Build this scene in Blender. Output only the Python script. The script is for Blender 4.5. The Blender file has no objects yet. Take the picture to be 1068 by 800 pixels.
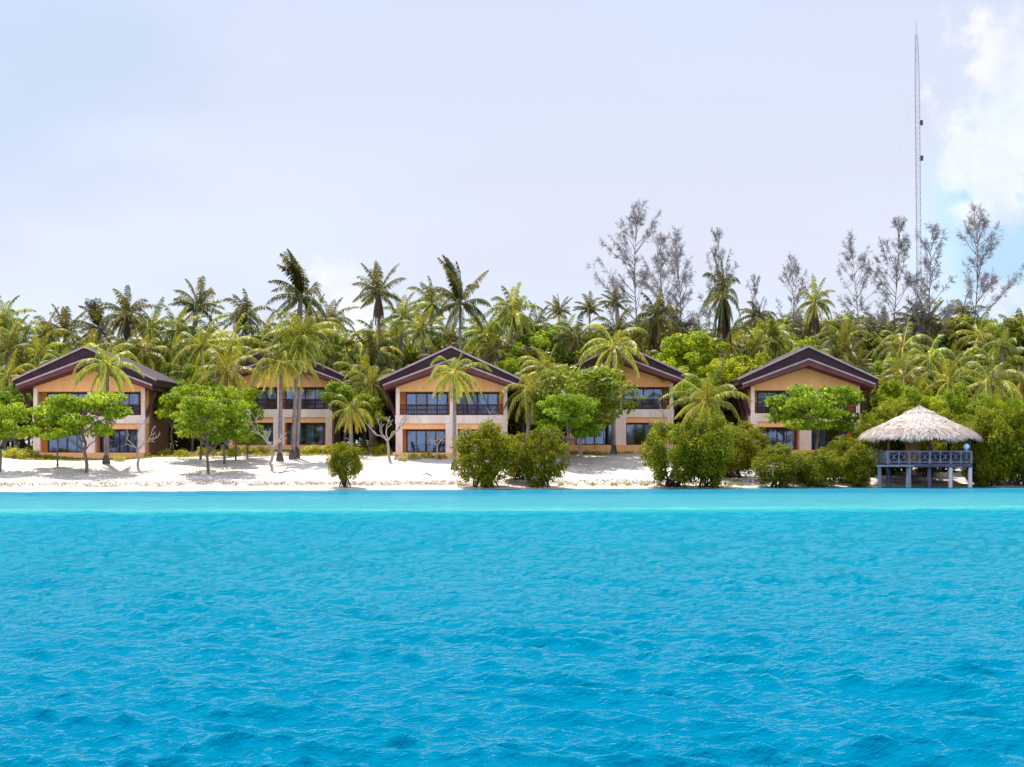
import bpy, math, random
import numpy as np
from mathutils import Vector

scene = bpy.context.scene
C = scene.collection
R = math.radians

# ------------------------------------------------------------------ camera
F = 1700.0          # focal length in photograph pixels (1068 wide)
HY = 468.0          # horizon row
EYE = 3.2
cd = bpy.data.cameras.new('camera'); cam = bpy.data.objects.new('camera', cd); C.objects.link(cam)
cd.sensor_width = 36; cd.lens = 36 * F / 1068
cd.shift_y = (HY - 400) / 1068
cd.clip_end = 6000; cd.clip_start = 0.3
cam.location = (0, 0, EYE); cam.rotation_euler = (R(90), 0, 0)
scene.camera = cam

# ------------------------------------------------------------------ sun, sky, exposure
SUN_EL, SUN_AZ = 61.0, -24.0        # azimuth measured from +Y (inland), negative = left
sd = bpy.data.lights.new('sun', 'SUN'); sun = bpy.data.objects.new('sun', sd); C.objects.link(sun)
sd.energy = 4.9; sd.angle = R(0.55); sd.color = (1.0, 0.95, 0.87)
sv = Vector((math.sin(R(SUN_AZ)) * math.cos(R(SUN_EL)), math.cos(R(SUN_AZ)) * math.cos(R(SUN_EL)), math.sin(R(SUN_EL))))
sun.rotation_euler = (-sv).to_track_quat('-Z', 'Y').to_euler()
scene.view_settings.view_transform = 'Standard'
scene.view_settings.look = 'None'
scene.view_settings.exposure = 0.93
scene.view_settings.gamma = 1.0
scene.cycles.max_bounces = 7
scene.cycles.transparent_max_bounces = 12
scene.cycles.use_adaptive_sampling = True


class NT:
    """small node-tree helper"""
    def __init__(s, tree):
        s.t = tree; s.n = tree.nodes; s.l = tree.links
    def new(s, kind, **kw):
        n = s.n.new(kind)
        for k, v in kw.items(): setattr(n, k, v)
        return n
    def put(s, sock, v):
        if hasattr(v, 'is_output') or isinstance(v, bpy.types.NodeSocket): s.l.new(v, sock)
        elif isinstance(v, (tuple, list)) and len(v) == 3 and sock.type == 'RGBA': sock.default_value = (*v, 1)
        else: sock.default_value = v
    def math(s, op, a, b=0.0, c=0.0, clamp=False):
        n = s.new('ShaderNodeMath', operation=op, use_clamp=clamp)
        s.put(n.inputs[0], a); s.put(n.inputs[1], b); s.put(n.inputs[2], c)
        return n.outputs[0]
    def vmath(s, op, a, b=None):
        n = s.new('ShaderNodeVectorMath', operation=op)
        s.put(n.inputs[0], a)
        if b is not None: s.put(n.inputs[1], b)
        return n.outputs['Value'] if op in ('DISTANCE', 'LENGTH', 'DOT_PRODUCT') else n.outputs[0]
    def mix(s, f, a, b):
        n = s.new('ShaderNodeMix', data_type='RGBA')
        s.put(n.inputs[0], f); s.put(n.inputs[6], a); s.put(n.inputs[7], b)
        return n.outputs[2]
    def noise(s, vec, scale, detail=4, rough=0.55):
        n = s.new('ShaderNodeTexNoise')
        if vec is not None: s.l.new(vec, n.inputs['Vector'])
        n.inputs['Scale'].default_value = scale; n.inputs['Detail'].default_value = detail
        n.inputs['Roughness'].default_value = rough
        return n.outputs['Fac']
    def ramp(s, f, stops, mode='LINEAR'):
        n = s.new('ShaderNodeValToRGB'); n.color_ramp.interpolation = mode
        e = n.color_ramp.elements
        while len(e) < len(stops): e.new(0.5)
        for i, (p, c) in enumerate(stops):
            e[i].position = p; e[i].color = (*c, 1) if len(c) == 3 else c
        s.put(n.inputs[0], f)
        return n.outputs[0]
    def maprange(s, v, a, b, c=0.0, d=1.0, smooth=False):
        n = s.new('ShaderNodeMapRange', clamp=True)
        if smooth: n.interpolation_type = 'SMOOTHSTEP'
        for i, x in enumerate((v, a, b, c, d)): s.put(n.inputs[i], x)
        return n.outputs[0]
    def scale(s, vec, v3):
        n = s.new('ShaderNodeMapping'); s.l.new(vec, n.inputs[0]); n.inputs['Scale'].default_value = v3
        return n.outputs[0]


world = bpy.data.worlds.new('World'); scene.world = world; world.use_nodes = True
w = NT(world.node_tree); w.n.clear()
sky = w.new('ShaderNodeTexSky', sky_type='NISHITA', sun_disc=False)
sky.sun_elevation = R(SUN_EL); sky.sun_rotation = R(SUN_AZ); sky.air_density = 1.0; sky.dust_density = 0.6
sky.altitude = 0
gen = w.new('ShaderNodeTexCoord').outputs['Generated']

def pdir(px, py):
    return Vector(((px - 534) / F, 1.0, (HY - py) / F)).normalized()

low = w.noise(w.scale(gen, (2.2, 2.2, 6.5)), 2.0, 3, 0.5)
fine = w.noise(gen, 26.0, 6, 0.58)
mid = w.noise(gen, 9.0, 4, 0.55)
# thin high veil over nearly everything, thinner low down on the right and in streaks
def blob(px, py, r):
    return w.math('SUBTRACT', 1.0, w.math('DIVIDE', w.vmath('DISTANCE', gen, tuple(pdir(px, py))), r))
gap = w.maprange(w.math('ADD', blob(1130, 250, 0.11), w.math('MULTIPLY', w.math('SUBTRACT', mid, 0.5), 0.5)), 0.0, 0.42, 0, 1, True)
gap2 = w.maprange(w.math('ADD', blob(-20, 40, 0.16), w.math('MULTIPLY', w.math('SUBTRACT', low, 0.5), 1.6)), 0.0, 0.8, 0, 0.55, True)
veil = w.maprange(low, 0.25, 0.60, 0.84, 0.98)
veil = w.math('SUBTRACT', veil, w.math('MULTIPLY', gap, 0.75), clamp=True)
elev = w.new('ShaderNodeSeparateXYZ'); w.l.new(gen, elev.inputs[0])
# veil brightness a little higher toward mid elevations, as thin cloud scatters
VE = 0.875
veilcol = w.ramp(w.maprange(elev.outputs[2], 0.0, 0.30), [(0.0, (3.60*VE, 4.22*VE, 5.0*VE)), (0.4, (4.05*VE, 4.25*VE, 5.0*VE)), (1.0, (3.60*VE, 4.0*VE, 5.0*VE))])
base = w.mix(veil, sky.outputs[0], veilcol)
base = w.mix(w.math('MULTIPLY', gap, 0.9), base, (2.25, 3.35, 4.55))
base = w.mix(w.math('MULTIPLY', gap2, 1.0), base, (2.5, 3.2, 4.25))
# extra sky brightness added overhead and behind the camera, to fill the shaded fronts
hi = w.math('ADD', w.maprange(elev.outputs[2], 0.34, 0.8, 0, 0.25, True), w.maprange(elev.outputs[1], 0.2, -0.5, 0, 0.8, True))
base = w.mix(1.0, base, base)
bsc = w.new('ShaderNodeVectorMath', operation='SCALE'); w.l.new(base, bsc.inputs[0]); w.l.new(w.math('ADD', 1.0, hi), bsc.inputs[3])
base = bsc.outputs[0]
# cumulus
ch = None
for px, py, r in [(1048, 150, 0.036), (1056, 62, 0.032), (1042, 195, 0.026), (1010, 165, 0.022), (1100, 130, 0.055), (352, 302, 0.026), (362, 325, 0.034), (340, 322, 0.022),
                  (1046, 312, 0.02), (1085, 330, 0.03), (1012, 165, 0.028), (1040, 215, 0.03), (1125, 95, 0.09), (1085, 110, 0.06)]:
    b = blob(px, py, r)
    ch = b if ch is None else w.math('MAXIMUM', ch, b)
cm = w.math('ADD', ch, w.math('MULTIPLY', w.math('SUBTRACT', w.noise(gen, 60.0, 6, 0.6), 0.5), 1.35))
cm = w.math('ADD', cm, w.math('MULTIPLY', w.math('SUBTRACT', fine, 0.5), 0.9))
cmask = w.math('MULTIPLY', w.maprange(cm, 0.12, 0.58, 0, 1, True), 0.72)
cumcol = w.mix(w.maprange(fine, 0.36, 0.62), (3.75, 4.0, 4.8), (4.9, 4.9, 5.05))
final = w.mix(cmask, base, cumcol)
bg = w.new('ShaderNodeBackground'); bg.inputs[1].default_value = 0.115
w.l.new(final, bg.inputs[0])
wo = w.new('ShaderNodeOutputWorld'); w.l.new(bg.outputs[0], wo.inputs[0])


# ------------------------------------------------------------------ materials
def mat(name):
    m = bpy.data.materials.new(name); m.use_nodes = True
    t = NT(m.node_tree); t.n.clear()
    o = t.new('ShaderNodeOutputMaterial')
    return m, t, o

def principled(t, o, color, rough=0.7, spec=0.3, normal=None, metal=0.0):
    b = t.new('ShaderNodeBsdfPrincipled')
    t.put(b.inputs['Base Color'], color); t.put(b.inputs['Roughness'], rough)
    b.inputs['Specular IOR Level'].default_value = spec; b.inputs['Metallic'].default_value = metal
    if normal is not None: t.l.new(normal, b.inputs['Normal'])
    t.l.new(b.outputs[0], o.inputs[0])
    return b

def bump(t, h, strength=0.3, dist=0.05):
    b = t.new('ShaderNodeBump'); b.inputs['Strength'].default_value = strength; b.inputs['Distance'].default_value = dist
    t.l.new(h, b.inputs['Height']); return b.outputs[0]

def rough_mat(name, c1, c2, scale=3.0, rough=0.8, spec=0.2, stretch=(1, 1, 1), b=0.3, bd=0.03):
    m, t, o = mat(name)
    v = t.scale(t.new('ShaderNodeTexCoord').outputs['Object'], stretch)
    n = t.noise(v, scale, 6, 0.6); n2 = t.noise(v, scale * 9, 3, 0.6)
    f = t.maprange(t.math('ADD', t.math('MULTIPLY', n, 0.7), t.math('MULTIPLY', n2, 0.3)), 0.36, 0.64)
    principled(t, o, t.mix(f, c1, c2), rough, spec, bump(t, n2, b, bd))
    return m

def leaf_mat(name, a, b, c, trans=0.35, rough=0.45, objvar=0.25, spec=0.35):
    """a (tint 0) -> b (tint .5) -> c (tint 1); translucent leaf; each tree a little different in hue and value"""
    m, t, o = mat(name)
    at = t.new('ShaderNodeAttribute', attribute_name='tint').outputs['Fac']
    col = t.ramp(at, [(0.0, a), (0.5, b), (1.0, c)])
    oi = t.new('ShaderNodeObjectInfo').outputs['Random']
    hs = t.new('ShaderNodeHueSaturation')
    t.put(hs.inputs['Hue'], t.math('ADD', 0.5, t.math('MULTIPLY', t.math('SUBTRACT', oi, 0.5), 0.045)))
    t.put(hs.inputs['Value'], t.math('ADD', 1.0, t.math('MULTIPLY', t.math('SUBTRACT', t.math('FRACT', t.math('MULTIPLY', oi, 7.31)), 0.5), 2 * objvar)))
    t.put(hs.inputs['Color'], col)
    p = t.new('ShaderNodeBsdfPrincipled'); t.l.new(hs.outputs[0], p.inputs['Base Color'])
    p.inputs['Roughness'].default_value = rough; p.inputs['Specular IOR Level'].default_value = spec
    tr = t.new('ShaderNodeBsdfTranslucent')
    tc = t.mix(0.5, hs.outputs[0], (c[0] * 1.3, c[1] * 1.3, c[2] * 0.6)); t.l.new(tc, tr.inputs[0])
    mx = t.new('ShaderNodeMixShader'); mx.inputs[0].default_value = trans
    t.l.new(p.outputs[0], mx.inputs[1]); t.l.new(tr.outputs[0], mx.inputs[2]); t.l.new(mx.outputs[0], o.inputs[0])
    return m

M = {}
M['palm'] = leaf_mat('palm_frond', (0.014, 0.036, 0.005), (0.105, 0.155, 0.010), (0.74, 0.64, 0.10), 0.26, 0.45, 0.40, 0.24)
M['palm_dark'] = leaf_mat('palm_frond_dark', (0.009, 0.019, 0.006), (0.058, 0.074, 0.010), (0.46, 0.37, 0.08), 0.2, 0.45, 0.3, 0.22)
M['dead'] = leaf_mat('dead_frond', (0.03, 0.018, 0.015), (0.08, 0.045, 0.035), (0.18, 0.11, 0.07), 0.15, 0.8, 0.2, 0.1)
M['almond'] = leaf_mat('broad_leaf_green', (0.02, 0.060, 0.003), (0.12, 0.22, 0.006), (0.46, 0.52, 0.03), 0.28, 0.55, 0.18, 0.10)
M['bright'] = leaf_mat('bright_leaf', (0.07, 0.14, 0.008), (0.20, 0.29, 0.008), (0.52, 0.50, 0.02), 0.34, 0.55, 0.3, 0.1)
M['forest'] = leaf_mat('forest_leaf', (0.02, 0.042, 0.005), (0.14, 0.17, 0.010), (0.38, 0.36, 0.03), 0.24, 0.55, 0.35, 0.12)
M['mangrove'] = leaf_mat('mangrove_leaf', (0.02, 0.038, 0.003), (0.135, 0.16, 0.006), (0.38, 0.34, 0.015), 0.28, 0.6, 0.14, 0.08)
M['shrub'] = leaf_mat('shrub_leaf', (0.07, 0.12, 0.010), (0.28, 0.32, 0.016), (0.66, 0.52, 0.03), 0.35, 0.5, 0.3, 0.2)
M['needles'] = leaf_mat('casuarina_needle', (0.13, 0.13, 0.17), (0.20, 0.18, 0.23), (0.30, 0.25, 0.27), 0.3, 0.8, 0.25, 0.05)
M['palm_bark'] = rough_mat('palm_bark', (0.16, 0.12, 0.11), (0.34, 0.27, 0.25), 1.2, 0.9, 0.1, (1, 1, 7))
M['bark'] = rough_mat('bark', (0.10, 0.075, 0.065), (0.24, 0.18, 0.16), 2.0, 0.9, 0.1, (1, 1, .4))
M['pale_bark'] = rough_mat('weathered_pale_bark', (0.26, 0.20, 0.185), (0.44, 0.37, 0.35), 2.0, 0.9, 0.1, (1, 1, .4))
M['dark_bark'] = rough_mat('wet_dark_bark', (0.025, 0.016, 0.014), (0.07, 0.045, 0.035), 2.0, 0.8, 0.2)
M['coconut'] = rough_mat('coconut_husk', (0.10, 0.09, 0.02), (0.28, 0.20, 0.05), 3.0, 0.6, 0.2)
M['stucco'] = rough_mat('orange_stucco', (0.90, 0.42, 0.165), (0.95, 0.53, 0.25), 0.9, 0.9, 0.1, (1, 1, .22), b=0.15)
M['stucco_shade'] = rough_mat('shade_painted_stucco', (0.78, 0.29, 0.09), (0.84, 0.34, 0.11), 0.7, 0.9, 0.1, b=0.15)  # darker copy of the stucco: recess shade put into the back wall colour
M['cream'] = rough_mat('pinkish_cream_paint', (0.72, 0.54, 0.46), (0.93, 0.76, 0.67), 1.1, 0.85, 0.15, (1, 1, .22), b=0.1)
M['brick'] = rough_mat('brown_side_wall', (0.24, 0.11, 0.07), (0.36, 0.18, 0.11), 2.5, 0.9, 0.1)
M['roof'] = rough_mat('dark_roof_board', (0.030, 0.012, 0.016), (0.055, 0.024, 0.030), 1.2, 0.7, 0.25, (1, 1, 1))
M['roof_sheet'] = rough_mat('roof_shingle', (0.035, 0.022, 0.028), (0.075, 0.05, 0.055), 2.2, 0.85, 0.15)
M['brownboard'] = rough_mat('brown_barge_board', (0.11, 0.035, 0.035), (0.17, 0.055, 0.050), 1.5, 0.7, 0.2)
M['trim'] = rough_mat('pale_edge_trim', (0.34, 0.23, 0.25), (0.50, 0.36, 0.37), 1.5, 0.7, 0.2)
M['darkwood'] = rough_mat('dark_stained_wood', (0.045, 0.018, 0.022), (0.085, 0.035, 0.035), 2.0, 0.5, 0.3)
M['curtain'] = rough_mat('pale_curtain', (0.66, 0.70, 0.82), (0.84, 0.86, 0.92), 6.0, 0.9, 0.1, (4, 1, .15))
M['room'] = rough_mat('painted_room_dark', (0.02, 0.022, 0.04), (0.04, 0.045, 0.07), 1.0, 0.9, 0.1)  # near-black colour standing in for unlit rooms
M['thatch'] = rough_mat('dry_thatch', (0.40, 0.32, 0.27), (0.66, 0.57, 0.52), 2.6, 0.95, 0.05, (1, 1, .5), b=0.9, bd=0.08)
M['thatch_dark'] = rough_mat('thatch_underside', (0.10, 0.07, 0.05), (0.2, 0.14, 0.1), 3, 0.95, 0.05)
M['bluepaint'] = rough_mat('grey_blue_paint', (0.13, 0.135, 0.18), (0.27, 0.27, 0.32), 2.0, 0.7, 0.3)
M['deckwood'] = rough_mat('dark_deck_timber', (0.05, 0.05, 0.085), (0.11, 0.10, 0.16), 2.0, 0.8, 0.2)
M['whitepost'] = rough_mat('whitewashed_post', (0.40, 0.38, 0.40), (0.56, 0.53, 0.55), 2.0, 0.8, 0.2)
M['orangewood'] = rough_mat('orange_varnished_wood', (0.42, 0.17, 0.06), (0.55, 0.25, 0.10), 2.0, 0.5, 0.3)
M['globe'] = rough_mat('pale_blue_plastic', (0.45, 0.60, 0.80), (0.55, 0.70, 0.85), 2.0, 0.3, 0.5)
M['mast'] = rough_mat('pale_mast_paint', (0.40, 0.37, 0.46), (0.50, 0.47, 0.56), 0.2, 0.6, 0.3)
M['mast_box'] = rough_mat('dark_antenna_box', (0.04, 0.04, 0.05), (0.07, 0.07, 0.08), 1, 0.6, 0.3)
M['deepgreen'] = leaf_mat('deep_green_leaf', (0.02, 0.055, 0.003), (0.10, 0.175, 0.005), (0.42, 0.47, 0.02), 0.28, 0.5, 0.1, 0.15)
M['grass'] = leaf_mat('creeping_green', (0.07, 0.10, 0.012), (0.20, 0.22, 0.02), (0.45, 0.36, 0.05), 0.3, 0.6, 0.0, 0.15)
M['litter'] = leaf_mat('leaf_litter', (0.07, 0.045, 0.03), (0.17, 0.11, 0.07), (0.30, 0.22, 0.15), 0.1, 0.9, 0.0, 0.1)
M['greyroof'] = rough_mat('grey_far_roof', (0.30, 0.28, 0.36), (0.42, 0.40, 0.46), 1, 0.7, 0.2)

# glass: clear coat over what is behind it
m, t, o = mat('window_glass')
fr = t.new('ShaderNodeFresnel'); fr.inputs[0].default_value = 1.6
gl = t.new('ShaderNodeBsdfGlossy'); gl.inputs['Roughness'].default_value = 0.04; gl.inputs[0].default_value = (0.66, 0.74, 0.95, 1)
tp = t.new('ShaderNodeBsdfTransparent'); tp.inputs[0].default_value = (0.62, 0.68, 0.78, 1)
mx = t.new('ShaderNodeMixShader'); t.put(mx.inputs[0], t.math('ADD', fr.outputs[0], 0.06, clamp=True))
t.l.new(tp.outputs[0], mx.inputs[1]); t.l.new(gl.outputs[0], mx.inputs[2]); t.l.new(mx.outputs[0], o.inputs[0])
M['glass'] = m


# ------------------------------------------------------------------ mesh building
class QB:
    """fast collector of quads (numpy) with a per-vertex tint"""
    def __init__(s): s.v = []; s.q = []; s.t = []; s.n = 0
    def add(s, V, Q, tint=0.5):
        V = np.asarray(V, float).reshape(-1, 3); Q = np.asarray(Q, int).reshape(-1, 4)
        s.v.append(V); s.q.append(Q + s.n); s.n += len(V)
        T = np.full(len(V), tint, float) if np.isscalar(tint) else np.asarray(tint, float)
        s.t.append(T)
    def box(s, x0, x1, y0, y1, z0, z1, tint=.5):
        V = [(x, y, z) for z in (z0, z1) for y in (y0, y1) for x in (x0, x1)]
        s.add(V, [(0, 2, 3, 1), (4, 5, 7, 6), (0, 1, 5, 4), (2, 6, 7, 3), (0, 4, 6, 2), (1, 3, 7, 5)], tint)
    def tube(s, P, rad, sides=8, tint=.5, cap=True):
        P = np.asarray(P, float); n = len(P)
        rad = np.full(n, rad) if np.isscalar(rad) else np.asarray(rad, float)
        T = np.gradient(P, axis=0); T /= np.linalg.norm(T, axis=1)[:, None] + 1e-9
        ref = np.array([0.0, 0.0, 1.0]) if abs(T[:, 2]).mean() < 0.8 else np.array([1.0, 0.0, 0.0])
        A = np.cross(T, ref); A /= np.linalg.norm(A, axis=1)[:, None] + 1e-9
        B = np.cross(T, A)
        ang = np.arange(sides) * 2 * math.pi / sides
        V = P[:, None, :] + rad[:, None, None] * (np.cos(ang)[None, :, None] * A[:, None, :] + np.sin(ang)[None, :, None] * B[:, None, :])
        i = np.arange(n - 1)[:, None]; j = np.arange(sides)[None, :]; k = (j + 1) % sides
        Q = np.stack([i * sides + j, i * sides + k, (i + 1) * sides + k, (i + 1) * sides + j], -1).reshape(-1, 4)
        if cap and sides in (4, 6, 8):
            e = (n - 1) * sides
            if sides == 4: Q = np.vstack([Q, [(3, 2, 1, 0), (e, e + 1, e + 2, e + 3)]])
            if sides == 6: Q = np.vstack([Q, [(3, 2, 1, 0), (5, 4, 3, 0), (e, e + 1, e + 2, e + 3), (e, e + 3, e + 4, e + 5)]])
            if sides == 8: Q = np.vstack([Q, [(3, 2, 1, 0), (7, 4, 3, 0), (7, 6, 5, 4), (e, e + 1, e + 2, e + 3), (e, e + 3, e + 4, e + 7), (e + 4, e + 5, e + 6, e + 7)]])
        s.add(V.reshape(-1, 3), Q, tint)
    def bar(s, a, b, wx, wz=None, tint=.5):
        s.tube([a, b], wx / 2 ** .5, 4, tint)
    def leaves(s, base, d, wv, L, W, tint):
        """rhombus leaves: arrays base(n,3), unit dir, unit width vec, lengths, widths"""
        L = np.broadcast_to(np.asarray(L, float), (len(base),))[:, None]; W = np.broadcast_to(np.asarray(W, float), (len(base),))[:, None]
        V = np.stack([base, base + d * L * .45 + wv * W * .5, base + d * L, base + d * L * .45 - wv * W * .5], 1)
        n = len(base)
        s.add(V.reshape(-1, 3), np.arange(4 * n).reshape(n, 4), np.repeat(np.broadcast_to(tint, (n,)), 4))
    def mesh(s, name, material, smooth=False):
        V = np.concatenate(s.v); Q = np.concatenate(s.q); T = np.concatenate(s.t)
        me = bpy.data.meshes.new(name)
        me.vertices.add(len(V)); me.vertices.foreach_set('co', V.astype(np.float32).ravel())
        me.loops.add(Q.size); me.loops.foreach_set('vertex_index', Q.astype(np.int32).ravel())
        me.polygons.add(len(Q)); me.polygons.foreach_set('loop_start', np.arange(0, Q.size, 4, dtype=np.int32))
        me.polygons.foreach_set('loop_total', np.full(len(Q), 4, dtype=np.int32))
        me.polygons.foreach_set('use_smooth', np.full(len(Q), smooth, dtype=bool))
        at = me.attributes.new('tint', 'FLOAT', 'POINT'); at.data.foreach_set('value', T.astype(np.float32))
        me.update(calc_edges=True); me.validate()
        me.materials.append(material)
        return me

def link(name, me, parent=None, loc=(0, 0, 0), scale=(1, 1, 1), rot=(0, 0, 0)):
    o = bpy.data.objects.new(name, me); C.objects.link(o)
    o.parent = parent; o.location = loc; o.scale = scale; o.rotation_euler = rot
    return o

def obj(name, qb, material, parent=None, smooth=False, **kw):
    return link(name, qb.mesh(name, material, smooth), parent, **kw)

def prism_y(pts, y0, y1, name, material, parent=None):
    """closed polygon in XZ extruded along Y"""
    n = len(pts)
    V = [(x, y0, z) for x, z in pts] + [(x, y1, z) for x, z in pts]
    Fc = [tuple(range(n)), tuple(range(2 * n - 1, n - 1, -1))] + [(i + n, (i + 1) % n + n, (i + 1) % n, i) for i in range(n)]
    me = bpy.data.meshes.new(name); me.from_pydata(V, [], Fc); me.update(); me.materials.append(material)
    return link(name, me, parent)

def tag(o, label, cat, group=None, kind=None):
    o['label'] = label; o['category'] = cat
    if group: o['group'] = group
    if kind: o['kind'] = kind
    return o

def thing(name, label, cat, loc=(0, 0, 0), rotz=0, group=None):
    o = bpy.data.objects.new(name, None); C.objects.link(o); o.empty_display_size = 0.3
    o.location = loc; o.rotation_euler = (0, 0, rotz)
    return tag(o, label, cat, group)

def copy_tree(o, parent=None):
    c = o.copy(); C.objects.link(c); c.parent = parent
    for ch in o.children: copy_tree(ch, c)
    return c


# ------------------------------------------------------------------ terrain
def snoise(x, y, seed=0, octs=((.06, 1), (.13, .6), (.31, .35))):
    r = np.random.RandomState(seed); out = 0
    for f, a in octs:
        for _ in range(3):
            th = r.uniform(0, 6.28); ph = r.uniform(0, 6.28)
            out = out + a / 3 * np.sin((x * math.cos(th) + y * math.sin(th)) * f * 6.28 * r.uniform(.7, 1.3) + ph)
    return out

def shore(x):
    return 128.0 + 0.22 * np.clip(x, -140, 140) + 0.35 * snoise(x, x * 0, 3)

def ground(x, y):
    x = np.asarray(x, float); y = np.asarray(y, float)
    s = y - shore(x)
    z = np.interp(s, [-60, 0, 3.4 , 4.3, 12, 24, 40, 90, 400, 3000], [-2.5, 0, .26, .58, 1.25, 2.55, 3.2, 3.8, 5, 6])
    k = np.clip((s - 5) / 10, 0, 1)
    dip = np.clip((s - 20) / 5, 0, 1)
    z = z - dip * (.50 * np.exp(-((x + 39) / 8) ** 2) + .32 * np.exp(-((x + 5.6) / 6) ** 2))
    return z + k * 0.13 * snoise(x, y, 5) + 0.02 * snoise(x * 4, y * 4, 6) * np.clip(s / 3, 0, 1)

def P(px, py, Y):
    return Vector(((px - 534) / F * Y, Y, EYE - (py - HY) / F * Y))

def on_ground(px, py):
    """the ground point seen at that pixel"""
    ys = np.linspace(100, 400, 6001); xs = (px - 534) / F * ys; zs = EYE - (py - HY) / F * ys
    g = ground(xs, ys); hit = np.nonzero(g >= zs)[0]
    i = hit[0] if len(hit) else 1200
    return Vector((xs[i], ys[i], float(g[i])))

def gz(x, y): return float(ground(x, y))

def grid_mesh(name, X, Y, Z, material):
    r, c = X.shape
    i = np.arange(r - 1)[:, None]; j = np.arange(c - 1)[None, :]
    Q = np.stack([i * c + j, i * c + j + 1, (i + 1) * c + j + 1, (i + 1) * c + j], -1).reshape(-1, 4)
    q = QB(); q.add(np.stack([X, Y, Z], -1).reshape(-1, 3), Q, 0)
    return q.mesh(name, material, True)

# sand / soil
m, t, o = mat('coral_sand_and_soil')
geo = t.new('ShaderNodeNewGeometry').outputs['Position']
att = t.new('ShaderNodeAttribute', attribute_name='tint').outputs['Fac']
n1 = t.noise(geo, 0.35, 6, 0.6); n2 = t.noise(geo, 2.5, 5, 0.65); n3 = t.noise(geo, 14.0, 4, 0.6)
sand = t.mix(t.maprange(n1, 0.35, 0.65), (0.46, 0.40, 0.35), (0.54, 0.485, 0.435))
sand = t.mix(t.math('MULTIPLY', t.maprange(n2, 0.5, 0.75), 0.35), sand, (0.47, 0.39, 0.34))
soil = t.mix(t.maprange(n2, 0.35, 0.65), (0.07, 0.055, 0.03), (0.16, 0.14, 0.05))
sx = t.new('ShaderNodeSeparateXYZ'); t.l.new(geo, sx.inputs[0])
# distance inland from the waterline (same straight line as the shore)
s = t.math('SUBTRACT', sx.outputs[1], t.math('ADD', 128.0, t.math('MULTIPLY', sx.outputs[0], 0.22)))
sn = t.math('ADD', s, t.math('MULTIPLY', t.math('SUBTRACT', n1, 0.5), 9.0))
col = t.mix(t.maprange(sn, 24.0, 31.0, 0, 1, True), sand, soil)
wet = t.maprange(s, 0.4, 1.6, 1, 0, True)
col = t.mix(t.math('MULTIPLY', wet, 0.8), col, (0.36, 0.31, 0.24))
# broken line of washed-up weed along the little sand step
wr = t.math('MULTIPLY', t.maprange(t.math('ABSOLUTE', t.math('SUBTRACT', t.math('ADD', s, t.math('MULTIPLY', n2, 0.9)), 4.2)), 0.1, 0.6, 1, 0), t.maprange(t.noise(geo, 1.1, 4), 0.42, 0.55))
col = t.mix(t.math('MULTIPLY', wr, 0.7), col, (0.16, 0.11, 0.075))
principled(t, o, col, t.maprange(wet, 0, 1, 0.95, 0.35), 0.2, bump(t, t.math('ADD', n2, t.math('MULTIPLY', n3, .4)), 0.5, 0.08))
M['sand'] = m
xs = np.concatenate([np.linspace(-900, -90, 24)[:-1], np.linspace(-90, 90, 300), np.linspace(90, 900, 24)[1:]])
ys = np.concatenate([np.linspace(60, 118, 20)[:-1], np.linspace(118, 175, 260), np.linspace(175, 2500, 50)[1:]])
X, Y = np.meshgrid(xs, ys)
g = link('ground', grid_mesh('ground', X, Y, ground(X, Y), M['sand'])); g['kind'] = 'structure'; g['label'] = 'white coral sand beach rising to dark soil under the trees'

# ------------------------------------------------------------------ water
m, t, o = mat('lagoon_water')
geo = t.new('ShaderNodeNewGeometry').outputs['Position']
sx = t.new('ShaderNodeSeparateXYZ'); t.l.new(geo, sx.inputs[0])
n = t.noise(t.scale(geo, (0.3, 1, 1)), 0.05, 4, 0.5)
n2 = t.noise(t.scale(geo, (0.35, 1.4, 1)), 0.35, 5, 0.6)
yy = t.math('SUBTRACT', sx.outputs[1], t.math('MULTIPLY', sx.outputs[0], 0.10))
yy = t.math('ADD', yy, t.math('MULTIPLY', t.math('SUBTRACT', n2, 0.5), 3.0))
K = 1.0
stops = [(0, (0.000, 0.235, 0.53)), (20, (0.000, 0.255, 0.55)), (45, (0.000, 0.29, 0.55)), (62, (0.0, 0.30, 0.58)), (79, (0.004, 0.33, 0.60)), (83, (0.06, 0.45, 0.66)),
         (85.5, (0.26, 0.52, 0.70)), (90, (0.17, 0.43, 0.64)), (110, (0.14, 0.37, 0.62)), (119, (0.04, 0.27, 0.56)), (131, (0.10, 0.30, 0.48)), (140, (.4, .45, .5))]
col = t.ramp(t.math('DIVIDE', yy, 140.0), [(a / 140.0, (c[0] * .25, c[1] * (.45 + .04 * min(1, a / 84)), c[2] * (.36 + .015 * min(1, a / 84)))) for a, c in stops])
col = t.mix(t.math('MULTIPLY', t.maprange(n2, 0.45, 0.75), 0.25), col, (0.0, 0.075, 0.17))
w1 = t.noise(t.scale(geo, (0.6, 1, 1)), 3.4, 5, 0.64)
w2 = t.noise(geo, 11.0, 3, 0.6)
calm = t.maprange(yy, 80.0, 88.0, 1.0, 0.45)
h = t.math('MULTIPLY', t.math('ADD', t.math('MULTIPLY', w1, 0.16), t.math('MULTIPLY', w2, 0.022)), calm)
nb_ = bump(t, h, 1.0, 0.7)
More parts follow.
